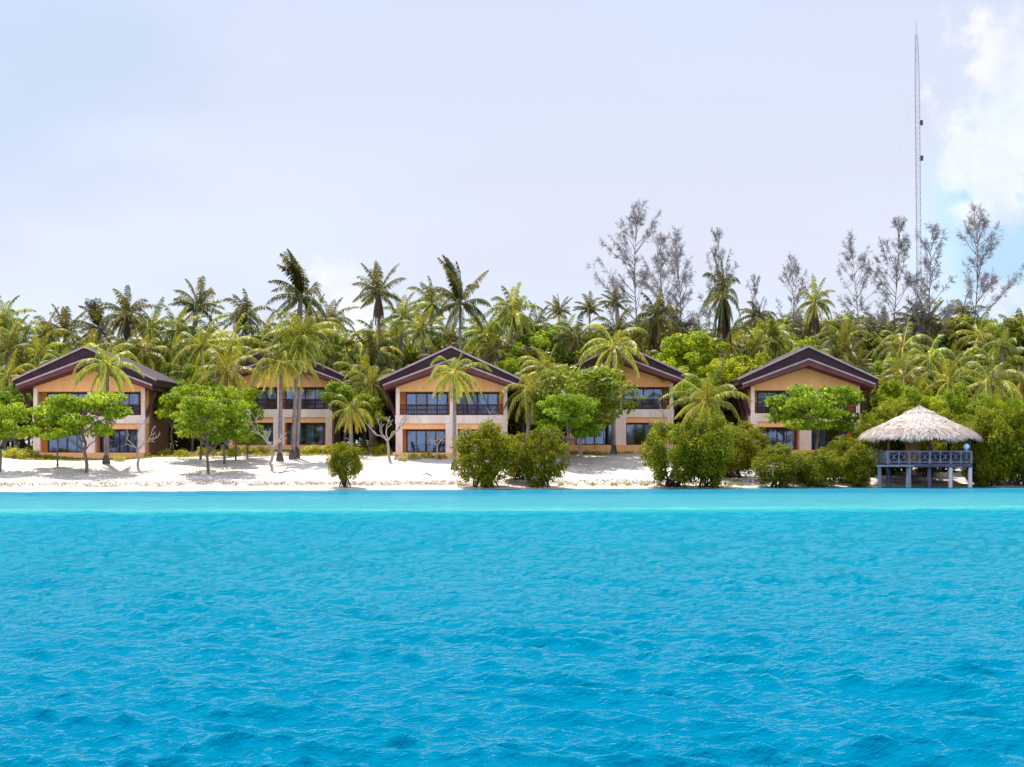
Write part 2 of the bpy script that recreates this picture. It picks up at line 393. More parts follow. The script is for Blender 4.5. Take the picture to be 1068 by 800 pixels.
# light scattered back out of the water body hardly depends on the slope of the surface
soft = t.vmath('NORMALIZE', t.vmath('ADD', t.vmath('MULTIPLY', nb_, (0.9, 0.9, 0.9)), (0.0, 0.0, 0.1)))
df = t.new('ShaderNodeBsdfDiffuse'); t.l.new(col, df.inputs[0]); t.l.new(soft, df.inputs['Normal'])
gs = t.new('ShaderNodeBsdfGlossy'); gs.inputs['Roughness'].default_value = 0.09; gs.inputs[0].default_value = (0.60, 0.93, 1.0, 1); t.l.new(nb_, gs.inputs['Normal'])
fr = t.new('ShaderNodeFresnel'); fr.inputs[0].default_value = 1.33; t.l.new(nb_, fr.inputs['Normal'])
mx = t.new('ShaderNodeMixShader'); t.put(mx.inputs[0], t.math('MULTIPLY', t.maprange(fr.outputs[0], 0.36, 0.76, 0.0, 1.0, True), t.math('MULTIPLY', t.maprange(calm, 0.45, 1.0, 0.45, 1.0), t.maprange(yy, 30.0, 82.0, 1.0, 0.5))))
t.l.new(df.outputs[0], mx.inputs[1]); t.l.new(gs.outputs[0], mx.inputs[2]); t.l.new(mx.outputs[0], o.inputs[0])
M['water'] = m
tt = np.concatenate([-np.geomspace(6, .42, 26)[:-1], np.linspace(-.42, .42, 1000), np.geomspace(.42, 6, 26)[1:]])
rows = [-3000, -600, -150, -60, -20, 0, 4, 7]
yv = 9.0
while yv < 150:
    rows.append(yv); yv += max(0.028, min(yv * yv / (F * EYE) * 0.85, 0.42))
rows = np.array(rows)
T_, Y = np.meshgrid(tt, rows)
X = T_ * np.maximum(np.abs(Y), 14)
rs = np.random.RandomState(11)
Z = np.zeros_like(X); DX = np.zeros_like(X); DY = np.zeros_like(X)
NW = 80
lam = np.geomspace(0.22, 7.0, NW) * rs.uniform(.9, 1.1, NW)
calm = np.interp(Y - .1 * X, [78, 88, 118, 128], [1, .55, .40, .15])
gust = 0.85 + 0.22 * snoise(X * .35, Y * .8, 21)
fade = np.interp(Y, [0, 160], [1, 1])
for i in range(NW):
    th = -math.pi / 2 - 0.45 + rs.normal(0, 0.42)          # running from the right toward the shore side
    k = 2 * math.pi / lam[i]
    steep = float(np.interp(lam[i], [.2, .5, 1.0, 2, 3.5, 7.5], [.046, .052, .040, .019, .009, .005]))
    A = steep / k * 2.1
    vis = np.clip(lam[i] / (Y * Y / (F * EYE) * 0.8 + 1e-3), 0, 1) if lam[i] < 3 else 1
    ph = k * (X * math.cos(th) + Y * math.sin(th)) + rs.uniform(0, 6.283)
    Z += A * vis * np.cos(ph); DX -= .45 * A * vis * math.cos(th) * np.sin(ph); DY -= .45 * A * vis * math.sin(th) * np.sin(ph)
amp = calm * np.clip(gust, .3, 1.5) * np.clip((Y + 2) / 9, 0, 1)
me = grid_mesh('water', X + DX * amp, Y + DY * amp, Z * amp, M['water'])
o = link('water', me); o['kind'] = 'structure'; o['label'] = 'choppy turquoise sea with a paler shallow strip before the beach'

# ------------------------------------------------------------------ villas
VW = 5.2                      # half width of the front
def z1(x): return 9.7 - .46 * abs(x)
def z2(x): return 8.5 - .375 * abs(x)
def z3(x): return 7.85 - .335 * abs(x)

def window_unit(parent, x0, x1, z0, z1_, y, n, seed):
    r = random.Random(seed)
    q = QB(); d = .10; fw = .10
    q.box(x0, x0 + fw, y - d, y + .01, z0, z1_); q.box(x1 - fw, x1, y - d, y + .01, z0, z1_)
    q.box(x0 + fw, x1 - fw, y - d, y + .01, z1_ - fw * 1.3, z1_); q.box(x0 + fw, x1 - fw, y - d, y + .01, z0, z0 + fw)
    for k in range(1, n):
        xm = x0 + (x1 - x0) * k / n
        ww = .13 if k == n // 2 else .075
        q.box(xm - ww / 2, xm + ww / 2, y - d + .01, y + .008, z0 + fw, z1_ - fw * 1.3)
    wdw = bpy.data.objects.new('window', None); C.objects.link(wdw); wdw.parent = parent
    wdw.empty_display_size = .2
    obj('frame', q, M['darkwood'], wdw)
    q = QB(); q.box(x0 + .02, x1 - .02, y - .012, y - .004, z0 + .02, z1_ - .02); obj('room_dark_panel', q, M['room'], wdw)  # no room behind: its darkness is painted on this flat panel
    for k in range(n):                                     # each leaf's curtain, drawn to a different width
        a = x0 + (x1 - x0) * k / n + .1; b_ = x0 + (x1 - x0) * (k + 1) / n - .08
        f = r.choice([1, .95, .85, .6, .9, .0])
        if f < .1: continue
        if r.random() < .5: a = b_ - (b_ - a) * f
        else: b_ = a + (b_ - a) * f
        q = QB(); m_ = 14; xs_ = np.linspace(a, b_, m_)
        yo = y - .028 + .010 * np.sin(np.arange(m_) * 2.2)
        V = [(xx, yy_, zz) for zz in (z0 + .1, z1_ - .12) for xx, yy_ in zip(xs_, yo)]
        q.add(V, [(i, i + 1, m_ + i + 1, m_ + i) for i in range(m_ - 1)]); obj('curtain', q, M['curtain'], wdw)
    q = QB(); q.box(x0 + fw, x1 - fw, y - .062, y - .056, z0 + fw, z1_ - fw * 1.3); obj('pane', q, M['glass'], wdw)
    return wdw

def make_villa(seed):
    v = thing('villa', 'x', 'villa')
    D = 10.5
    # walls: recessed back wall of both storeys, side walls, gable
    q = QB()
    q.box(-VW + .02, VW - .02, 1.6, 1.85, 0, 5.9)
    obj('wall', q, M['stucco_shade'], v)
    for a, b_, c0, c1 in ((-VW + .03, -VW + .28, 0, 2.19), (VW - .28, VW - .03, 0, 2.19), (-VW + .03, -VW + .28, 3.505, 5.68), (VW - .28, VW - .03, 3.505, 5.68), (-.14, .14, 3.505, 5.68), (-.3, .3, 0, 2.19)):
        q = QB(); q.box(a, b_, .6 if a == -.3 else .42, 1.595, c0, c1); obj('partition_wall', q, M['stucco'], v)
    q = QB(); q.box(-VW, VW, 1.853, D, -.6, 6.0); obj('side_wall', q, M['brick'], v)
    prism_y([(-VW, 5.70), (VW, 5.70), (VW, z3(VW) + .2), (0, z3(0) + .15), (-VW, z3(VW) + .2)], .06, .34, 'gable_wall', M['stucco'], v)
    # balcony slab with beam under it
    q = QB(); q.box(-VW - .05, VW + .05, -.12, 1.598, 2.72, 3.5); obj('balcony_slab', q, M['cream'], v)
    q = QB(); q.box(-VW + .02, VW - .02, .02, 1.59, 2.2, 2.717); obj('beam', q, M['stucco'], v)
    for s_ in (-1, 1):
        q = QB(); xa, xb = sorted((s_ * VW, s_ * (VW - .62))); q.box(xa, xb, -.10, .41, -.3, 2.715); obj('pillar', q, M['cream'], v)
        q = QB(); xa, xb = sorted((s_ * VW, s_ * (VW - .36))); q.box(xa, xb, -.03, .41, 3.503, 6.0); obj('column', q, M['cream'], v)
    q = QB(); q.box(-.56, .56, -.10, .59, -.3, 2.715); obj('pillar', q, M['cream'], v)
    q = QB(); q.box(-.17, .17, -.03, .41, 3.503, 5.697); obj('column', q, M['cream'], v)
    # terrace
    q = QB(); q.box(-VW - .2, VW + .2, -1.3, 1.59, -1.1, 0); obj('terrace', q, M['stucco'], v)
    # windows
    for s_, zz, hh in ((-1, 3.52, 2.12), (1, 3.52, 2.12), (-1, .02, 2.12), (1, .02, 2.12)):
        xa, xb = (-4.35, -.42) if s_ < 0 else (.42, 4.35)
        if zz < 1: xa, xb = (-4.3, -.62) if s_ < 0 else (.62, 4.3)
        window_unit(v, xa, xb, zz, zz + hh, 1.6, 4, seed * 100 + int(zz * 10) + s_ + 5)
    # railings
    for s_ in (-1, 1):
        xa, xb = sorted((s_ * .19, s_ * (VW - .37)))
        q = QB(); q.box(xa, xb, .08, .17, 4.42, 4.52); q.box(xa, xb, .09, .16, 3.58, 3.66)
        nb = 32
        for k in range(nb):
            xx = xa + (xb - xa) * (k + .5) / nb; q.box(xx - .028, xx + .028, .10, .15, 3.66, 4.42)
        q.box(xa, xb, .105, .145, 4.02, 4.08)
        obj('railing', q, M['darkwood'], v)
    # roof: upper tier over a flatter lower tier, both seen end-on
    e1, e2 = 6.62, 6.25
    rf = prism_y([(-e1, z1(e1)), (0, z1(0)), (e1, z1(e1)), (e1, z1(e1) - .52), (0, z2(0) + .02), (-e1, z1(e1) - .52)], -1.62, D + 1.2, 'roof', M['roof'], v)
    prism_y([(-e1 - .04, z1(e1) - .03), (0, z1(0) + .015), (e1 + .04, z1(e1) - .03), (e1 + .04, z1(e1) + .12), (0, z1(0) + .15), (-e1 - .04, z1(e1) + .12)], -1.72, D + 1.25, 'shingles', M['roof_sheet'], rf)
    th = .15
    prism_y([(-e1 - .05, z1(e1) - .05), (0, z1(0)), (e1 + .05, z1(e1) - .05), (e1 + .05, z1(e1) + .13), (0, z1(0) + .17), (-e1 - .05, z1(e1) + .13)], -1.80, -1.722, 'edge_trim', M['trim'], rf)
    lo = prism_y([(-e2, z2(e2)), (0, z2(0)), (e2, z2(e2)), (e2, z3(e2)), (0, z3(0)), (-e2, z3(e2))], -1.36, D + .9, 'lower_roof', M['brownboard'], v)
    prism_y([(-e2 - .03, z2(e2) - .02), (0, z2(0) + .01), (e2 + .03, z2(e2) - .02), (e2 + .03, z2(e2) + .14), (0, z2(0) + .17), (-e2 - .03, z2(e2) + .14)], -1.9, -1.84, 'edge_trim', M['trim'], lo)
    prism_y([(-e2, z2(e2)), (0, z2(0)), (e2, z2(e2)), (e2, z3(e2) + .1), (0, z3(0) + .1), (-e2, z3(e2) + .1)], -1.838, -1.62, 'barge_board', M['brownboard'], lo)
    # eave struts
    for s_ in (-1, 1):
        for yy_ in (.2, 3.5, 7.0):
            q = QB(); q.tube([(s_ * (VW + .02), yy_, 3.3), (s_ * 6.15, yy_, 5.65)], .17, 4); obj('strut', q, M['darkwood'], v)
    return v

VILLAS = [(93, 152, 2.83, 'leftmost two-storey orange villa, behind a small flat-crowned green tree on the sand'),
          (291, 160, 3.57, 'second villa from the left, half hidden by three slim palm trunks and a bushy tree'),
          (471, 152, 2.83, 'middle orange villa with a palm trunk standing before its centre column'),
          (647, 160, 3.57, 'fourth villa from the left, its left half hidden behind a wide green tree'),
          (840, 155.5, 3.07, 'rightmost orange villa, behind a spreading green tree and low mangrove bushes')]
villas = [make_villa(k) for k in (1, 2, 3, 4, 7)]          # same house, curtains drawn differently in each
for v, (px, Y, z, lab) in zip(villas, VILLAS):
    p = P(px, 0, Y); v.location = (p.x, Y, z); tag(v, lab, 'villa', 'two-storey orange beach villas')
villas[1].scale.x = -1; villas[3].scale.x = -1

# terrace furniture in front of the middle villa and the leftmost one
def make_chair():
    c = thing('terrace_chair', 'x', 'chair')
    q = QB(); q.box(-.25, .25, -.25, .25, .42, .48); obj('seat', q, M['darkwood'], c)
    q = QB(); q.tube([(0, .24, .46), (0, .34, .98)], [.33, .33], 4)
    q = QB()
    for k in range(5): q.bar((-.2 + .1 * k, .25, .48), (-.2 + .1 * k, .33, .95), .06)
    q.bar((-.26, .33, .97), (.26, .33, .97), .07); obj('backrest', q, M['darkwood'], c)
    for sx_ in (-1, 1):
        for sy_ in (-1, 1):
            q = QB(); q.bar((sx_ * .22, sy_ * .22, 0), (sx_ * .22, sy_ * .22, .42), .05); obj('leg', q, M['darkwood'], c)
        q = QB(); q.bar((sx_ * .27, -.24, .66), (sx_ * .27, .28, .66), .05); obj('armrest', q, M['darkwood'], c)
    return c
def make_table():
    c = thing('terrace_table', 'x', 'table')
    q = QB(); q.tube([(0, 0, .70), (0, 0, .75)], .42, 8); obj('table_top', q, M['darkwood'], c)
    q = QB(); q.bar((0, 0, .04), (0, 0, .70), .08); obj('pedestal', q, M['darkwood'], c)
    q = QB(); q.tube([(0, 0, 0), (0, 0, .04)], .25, 8); obj('foot', q, M['darkwood'], c)
    return c
ch0 = make_chair(); tb0 = make_table(); first = [True, True]
def furn(proto, k, px, vi, dy, rot, lab, cat, grp):
    o = proto if first[k] else copy_tree(proto); first[k] = False
    Yv = VILLAS[vi][1] + dy
    o.location = ((px - 534) / F * Yv, Yv, VILLAS[vi][2] + .003); o.rotation_euler.z = rot
    tag(o, lab, cat, grp)
G = 'dark chairs on the villa terraces'
furn(ch0, 0, 433, 2, .75, R(70), 'dark chair on the middle villa terrace, at the left of its table', 'chair', G)
furn(ch0, 0, 455, 2, .75, R(-70), 'dark chair on the middle villa terrace, at the right of its table', 'chair', G)
furn(ch0, 0, 120, 0, .75, R(60), 'dark chair on the leftmost villa terrace, at the left of its table', 'chair', G)
furn(ch0, 0, 137, 0, .75, R(-60), 'dark chair on the leftmost villa terrace, at the right of its table', 'chair', G)
furn(tb0, 1, 444, 2, .8, 0, 'small round dark table between chairs on the middle villa terrace', 'table', 'small terrace tables')
furn(tb0, 1, 129, 0, .8, 0, 'small round dark table between chairs on the leftmost villa terrace', 'table', 'small terrace tables')

# ------------------------------------------------------------------ thatched hut on stilts
def make_hut():
    Y0 = 137.5; px = 959
    x0 = (px - 534) / F * Y0
    h = thing('thatched_hut', 'thatched open hut on stilts at the water edge with grey-blue railing', 'hut', (x0, Y0, 0))
    r = np.random.RandomState(4)
    ZD = 1.95; ZR = 4.05; ZA = 6.65
    hx, hy = 3.45, 3.3
    # roof shell: rings from peak to rim, rounded octagon, shaggy
    def shell(z_off, rim_noise, R0, R1, prof, n=96, k=14, hang=.0):
        a = np.arange(n) * 2 * math.pi / n
        octo = 1 / np.maximum(np.abs(np.cos((a + math.pi / 8) % (math.pi / 4) - math.pi / 8)), .1)
        V = []
        for j in range(k):
            f = j / (k - 1); rad = R0 + (R1 - R0) * f
            rr = rad * (1 + (octo - 1) * .5) * .97
            zz = np.interp(rad, prof[0], prof[1]) + z_off + r.normal(0, .035, n)
            if j == k - 1: rr = rr + r.uniform(-.10, .12, n); zz = zz + r.uniform(-rim_noise, 0.04, n)
            V.append(np.stack([rr * np.cos(a), rr * np.sin(a) * .93, zz], -1))
        V = np.concatenate(V); i = np.arange(k - 1)[:, None]; j = np.arange(n)[None, :]; jj = (j + 1) % n
        return V, np.stack([i * n + j, i * n + jj, (i + 1) * n + jj, (i + 1) * n + j], -1).reshape(-1, 4)
    prof = ([0, .35, 1.2, 2.5, 4.2, 4.75, 5.0], [ZA, ZA - .22, ZA - .62, ZA - 1.22, ZA - 1.95, ZA - 2.28, ZA - 2.52])
    roof = bpy.data.objects.new('roof', None); C.objects.link(roof); roof.parent = h; roof.empty_display_size = .3
    q = QB()
    for zo, rn, a, b_ in ((0, .16, .02, 5.0), (.10, .14, .02, 4.05), (.16, .12, .02, 2.7), (.22, .1, .02, 1.3)):
        V, Q = shell(zo, rn, a, b_, prof); q.add(V, Q, .5)
    obj('thatch', q, M['thatch'], roof)
    # straw strands laid down the slope and hanging at the rim
    q = QB(); n = 9000
    rad = 5.0 * np.sqrt(r.uniform(.01, 1, n)); a = r.uniform(0, 6.283, n)
    zz = np.interp(rad, prof[0], prof[1]) + r.uniform(.0, .16, n)
    base = np.stack([rad * np.cos(a), rad * np.sin(a) * .93, zz], -1)
    slope = -np.interp(rad, [0, 1, 4, 4.8], [.55, .47, .42, .9])
    d = np.stack([np.cos(a), np.sin(a), slope], -1) + r.normal(0, .09, (n, 3)); d /= np.linalg.norm(d, axis=1)[:, None]
    wv = np.stack([-np.sin(a), np.cos(a), np.zeros(n)], -1)
    q.leaves(base, d, wv, r.uniform(.3, .7, n), .05, r.uniform(0, 1, n)); 
    n = 2600; a = r.uniform(0, 6.283, n)
    base = np.stack([4.95 * np.cos(a), 4.95 * np.sin(a) * .93, np.full(n, ZA - 2.42) + r.uniform(-.1, .1, n)], -1)
    d = np.stack([np.cos(a) * .25, np.sin(a) * .25, np.full(n, -1.0)], -1) + r.normal(0, .12, (n, 3)); d /= np.linalg.norm(d, axis=1)[:, None]
    wv = np.stack([-np.sin(a), np.cos(a), np.zeros(n)], -1)
    q.leaves(base, d, wv, r.uniform(.14, .42, n) * (1 + .5 * np.sin(a * 9)), .05, r.uniform(0, 1, n))
    obj('straw', q, M['thatch'], roof)
    q = QB(); V, Q = shell(-.22, .02, .1, 4.8, prof, 48, 4); q.add(V, Q); obj('underside', q, M['thatch_dark'], roof)
    # posts: stilts below, roof posts above
    for xx in (-hx + .1, -1.75, 0, 1.75, hx - .1):
        for yy_ in (-hy + .15, hy - .15):
            q = QB(); q.tube([(xx, yy_, -1.6), (xx + r.uniform(-.05, .05), yy_, ZD - .22)], [.19, .17], 8)
            obj('stilt', q, M['whitepost'] if yy_ < 0 and xx in (-1.75, 1.75, hx - .1) else M['deckwood'], h, True)
    for xx in (-hx + .12, hx - .12, 0):
        for yy_ in (-hy + .12, hy - .12):
            q = QB(); q.bar((xx, yy_, ZD), (xx, yy_, 4.25 if xx == 0 else 4.12), .16); obj('roof_post', q, M['darkwood'], h)
    q = QB()
    for xx in (-.75, .15): q.bar((xx, .9, ZD), (xx, .9, 5.4), .34)
    q.box(-.6, .0, .82, .98, ZD + .02, 4.6)
    obj('core_post', q, M['orangewood'], h)
    q = QB(); q.box(-hx, hx, -hy, hy, ZD - .10, ZD); q.box(-hx - .06, hx + .06, -hy - .09, -hy - .004, ZD - .26, ZD + .01)
    for k in range(7): q.box(-hx + .05, hx - .05, -hy + .1 + k * 1.03, -hy + .25 + k * 1.03, ZD - .25, ZD - .103)
    obj('deck', q, M['deckwood'], h)
    # low landing on the left
    q = QB(); q.box(-hx - 1.1, -1.6, -hy - 1.2, -hy - .1, ZD - .22, ZD - .10); q.bar((-hx - .9, -hy - 1.0, -1.4), (-hx - .9, -hy - 1.0, ZD - .22), .2); q.bar((-1.9, -hy - 1.0, -1.4), (-1.9, -hy - 1.0, ZD - .22), .2)
    obj('landing', q, M['bluepaint'], h)
    # railing: posts, rails, crossed lattice
    def rail(a, b_):
        a = np.array(a); b_ = np.array(b_); L = np.linalg.norm(b_ - a); u = (b_ - a) / L
        q = QB(); up = np.array([0, 0, 1.0])
        q.bar(a + up * 1.02, b_ + up * 1.02, .10); q.bar(a + up * .14, b_ + up * .14, .08)
        nb = max(2, round(L / .86))
        for k in range(nb + 1): q.bar(a + u * L * k / nb, a + u * L * k / nb + up * 1.05, .12 if k % 2 == 0 else .09)
        for k in range(nb):
            p0 = a + u * L * k / nb; p1 = a + u * L * (k + 1) / nb
            q.bar(p0 + up * .15, p1 + up * 1.0, .036); q.bar(p0 + up * 1.0, p1 + up * .15, .036)
            q.bar((p0 + p1) / 2 + up * .15, (p0 + p1) / 2 + up * 1.0, .032)
        obj('railing', q, M['bluepaint'], h)
    rail((-hx + .1, -hy + .02, ZD), (hx, -hy + .02, ZD)); rail((hx, -hy, ZD), (hx, hy, ZD)); rail((-hx, -hy, ZD), (-hx, hy, ZD)); rail((-hx, hy, ZD), (hx - 2.2, hy, ZD))
    q = QB(); q.box(-2.2, 2.9, 1.6, 2.1, ZD + .003, ZD + .95); q.box(-2.3, 3.0, 1.5, 2.2, ZD + .953, ZD + 1.03); obj('bench', q, M['deckwood'], h)
    # pale blue globe on the right rail
    q = QB(); n_ = 9; th = np.linspace(.05, math.pi - .05, n_); zz = -.27 * np.cos(th)
    q.tube([(hx - .42, -hy + .05, ZD + 1.42 + z) for z in zz], .27 * np.sin(th), 12, cap=False); q.bar((hx - .42, -hy + .05, ZD + 1.05), (hx - .42, -hy + .05, ZD + 1.16), .1)
    tag(obj('globe_lamp', q, M['globe'], None, True, loc=(x0, Y0, 0)), 'pale blue globe standing on the right corner of the hut railing', 'lamp')
make_hut()

# ------------------------------------------------------------------ lattice mast far behind
def make_mast():
    Y0 = 300.0; x0 = (959.5 - 534) / F * Y0; base = gz(x0, Y0)
    top = EYE + (HY - 36) / F * Y0
    ms = thing('lattice_mast', 'very tall slender pale lattice radio mast rising behind the trees on the right', 'mast', (x0, Y0, base))
    H = top - base; w_ = .52; lean = -(4.0 / F * Y0)
    def c(k, z):
        a = R(90 + 120 * k + 20); f = 1 if z < H - 9 else 1 - .45 * (z - H + 9) / 9
        return np.array([w_ * f * math.cos(a) + lean * z / H, w_ * f * math.sin(a), z])
    q = QB()
    for k in range(3): q.tube([c(k, z) for z in (0, H * .5, H - 9, H)], .065, 4)
    obj('leg_tubes', q, M['mast'], ms)
    q = QB(); z = 0; i = 0
    while z < H - 1.0:
        for k in range(3):
            a, b_ = (k, (k + 1) % 3) if i % 2 else ((k + 1) % 3, k)
            q.bar(c(a, z), c(b_, z + 1.0), .05); q.bar(c(k, z + 1.0), c((k + 1) % 3, z + 1.0), .045)
        z += 1.0; i += 1
    obj('bracing', q, M['mast'], ms)
    q = QB(); tp = c(0, H); q.tube([(lean, 0, H), (lean, 0, H + 2.4)], [.09, .03], 6)
    obj('lightning_rod', q, M['mast'], ms)
    for py in (128, 165):
        z = EYE + (HY - py) / F * Y0 - base; q = QB(); q.tube([(w_ + .32 + lean * z / H, 0, z - .45), (w_ + .32 + lean * z / H, 0, z + .45)], .27, 8); q.bar((w_ * .4 + lean * z / H, 0, z), (w_ + .3 + lean * z / H, 0, z), .08)
        obj('antenna_box', q, M['mast_box'], ms)
    for hz in (.35, .62, .88):
        for k in range(3):
            a = R(90 + 120 * k + 20); e = (math.cos(a) * 32, math.sin(a) * 32, 0)
            q = QB(); q.tube([c(k, H * hz), e], .006, 4); obj('guy_wire', q, M['mast'], ms)
make_mast()

# small roof far behind on the right
def far_house(px, py, Y, wdt, lab, m_):
    p = P(px, py, Y); b_ = gz(p.x, Y); zt = p.z - b_
    hse = thing('far_house', lab, 'house', (p.x, Y, b_))
    q = QB(); q.box(-wdt / 2, wdt / 2, 0, 6, 0, zt - 1.2); obj('wall', q, M['cream'], hse)
    prism_y([(-wdt / 2 - .6, zt - 1.25), (0, zt), (wdt / 2 + .6, zt - 1.25), (wdt / 2 + .6, zt - 1.45), (0, zt - .2), (-wdt / 2 - .6, zt - 1.45)], -.6, 6.6, 'roof', m_, hse)
far_house(1001, 357, 182, 3.6, 'small far house with purple-brown roof among the palms, right of the mast', M['roof'])

# ------------------------------------------------------------------ palms
UP = np.array([0, 0, 1.0])
def unit(v): return v / (np.linalg.norm(v, axis=-1, keepdims=True) + 1e-9)

def frond(q, r, az, el, L, droop, wind, tint, ll=.80, nl=40, hang=.55, wid=.088, org=(0, 0, 0)):
    n = 11; d = np.array([math.cos(az) * math.cos(el), math.sin(az) * math.cos(el), math.sin(el)])
    p = np.array(org, float); pts = [p.copy()]; step = L / (n - 1); curl = r.normal(0, .055); kink = r.randint(3, 9) if r.rand() < .18 else -1
    for i in range(n - 1):
        f = i / (n - 1)
        d = unit(d + np.array([0, 0, -droop * (.25 + 1.3 * f)]) * (1.05 - abs(d[2]) * .25) + np.array([wind, 0, 0]) * (.3 + f))
        d = unit(d + np.array([-d[1], d[0], 0]) * curl + (UP * -.55 if i == kink else 0)); p = p + d * step; pts.append(p.copy())
    pts = np.array(pts)
    q.tube(pts, np.linspace(.065, .012, n), 4, min(1, tint + .55))
    tt_ = np.linspace(.13, .995, nl); idx = tt_ * (n - 1)
    i0 = np.clip(idx.astype(int), 0, n - 2); fr_ = (idx - i0)[:, None]
    pos = pts[i0] * (1 - fr_) + pts[i0 + 1] * fr_; tan = unit(pts[i0 + 1] - pts[i0])
    side = unit(np.cross(tan, UP) + 1e-4)
    prof = np.interp(tt_, [.1, .3, .6, .85, 1], [.55, .95, 1, .7, .3]) * ll
    for s_ in (-1, 1):
        dr = hang * r.uniform(.6, 1.3, nl)[:, None]
        dv = unit(side * s_ * .85 + tan * .50 + UP * (.22 - dr) + np.array([wind * 1.6, 0, 0]) + r.normal(0, .11, (nl, 3)))
        dv2 = unit(dv + np.array([0, 0, -.65]) + np.array([wind, 0, 0]))
        l1 = (prof * r.uniform(.85, 1.1, nl))[:, None]
        wv = tan * wid / 2
        mid = pos + dv * l1 * .5; tip = mid + dv2 * l1 * .5
        V = np.stack([pos - wv * .6, pos + wv * .6, mid + wv, mid - wv, tip + wv * .25, tip - wv * .25], 1).reshape(-1, 3)
        b6 = np.arange(nl) * 6
        Q = np.concatenate([np.stack([b6, b6 + 1, b6 + 2, b6 + 3], -1), np.stack([b6 + 3, b6 + 2, b6 + 4, b6 + 5], -1)])
        q.add(V, Q, np.repeat(np.clip(tint + r.normal(0, .13, nl), 0, 1), 6))

def palm_crown(kind, seed):
    r = np.random.RandomState(seed); q = QB()
    # kinds: (fronds, max el, min el, droop, wind, tint top, tint low, length)
    K = dict(full=(24, 80, -38, .20, -.02, .10, .60, 4.6), bright=(22, 74, -42, .235, -.015, .25, .80, 4.7),
             wind=(19, 86, -34, .135, -.075, .06, .5, 4.6), spiky=(20, 84, -20, .11, -.035, .12, .45, 4.2),
             droop=(22, 70, -50, .25, -.02, .30, .80, 4.8), mop=(26, 84, -55, .20, -.04, .12, .5, 4.2))[kind]
    n, e1, e0, dr, wi, t1, t0, L = K
    for i in range(n):
        f = i / (n - 1); az = i * 2.39996 + r.uniform(-.25, .25)
        el = R(e1 + (e0 - e1) * f ** .85 + r.uniform(-7, 7))
        Lf = L * (.78 + .25 * math.sin(math.pi * min(1, f * 1.2 + .12))) * r.uniform(.88, 1.08)
        frond(q, r, az, el, Lf, dr * r.uniform(.75, 1.3), wi * r.uniform(.5, 1.5), float(np.clip(t1 + (t0 - t1) * f + r.normal(0, .17), 0, 1)), hang=.75 + .7 * f)
    if kind in ('wind',):       # tall bunch of young fronds swept over by the wind
        for i in range(7):
            frond(q, r, r.uniform(1.5, 4.5), R(r.uniform(74, 88)), L * r.uniform(.85, 1.1), .10, -.06, .1, ll=1.1, hang=.6)
    return q

def skirt_mesh(seed):
    r = np.random.RandomState(seed); q = QB()
    for i in range(16):
        a = r.uniform(0, 6.283)
        frond(q, r, a, R(r.uniform(-84, -58)), r.uniform(2.4, 3.6), .30, -.01, r.uniform(.2, .8), ll=.42, nl=22, hang=1.3, wid=.15)
    return q
def nuts_mesh(seed):
    r = np.random.RandomState(seed); q = QB()
    for i in range(11):
        a = r.uniform(0, 6.283); c_ = np.array([.38 * math.cos(a), .38 * math.sin(a), r.uniform(-.55, -.15)]); th = np.linspace(.05, math.pi - .05, 6)
        q.tube([c_ + UP * (-.17 * math.cos(k)) for k in th], .13 * np.sin(th), 6, cap=False)
    return q
def trunk_mesh(seed, bend):
    r = np.random.RandomState(seed); n = 26; z = np.linspace(0, 1, n)
    x = bend * (z ** 1.6); y = .1 * np.sin(z * 3 + seed)
    rad = np.interp(z, [0, .03, .10, .5, 1], [.36, .27, .20, .165, .12]) * (1 + .045 * (np.arange(n) % 2))
    q = QB(); q.tube(np.stack([x, y, z], -1), rad, 10, cap=False); return q, (bend, .1 * math.sin(3 + seed))

CROWNS = {}
for kd, nv in (('full', 3), ('bright', 3), ('wind', 3), ('spiky', 3), ('droop', 2), ('mop', 2)):
    for i in range(nv):
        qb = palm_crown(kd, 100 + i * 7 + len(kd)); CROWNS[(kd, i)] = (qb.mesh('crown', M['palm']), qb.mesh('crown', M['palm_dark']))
SK = [skirt_mesh(s_).mesh('dead_frond_skirt', M['dead']) for s_ in (1, 2)]
NU = [nuts_mesh(s_).mesh('coconut_cluster', M['coconut'], True) for s_ in (1, 2)]
TR = []
for i, b_ in enumerate((0, .5, -.6, 1.3, -1.4)):
    qb, off = trunk_mesh(i, b_); TR.append((qb.mesh('trunk', M['palm_bark'], True), off))

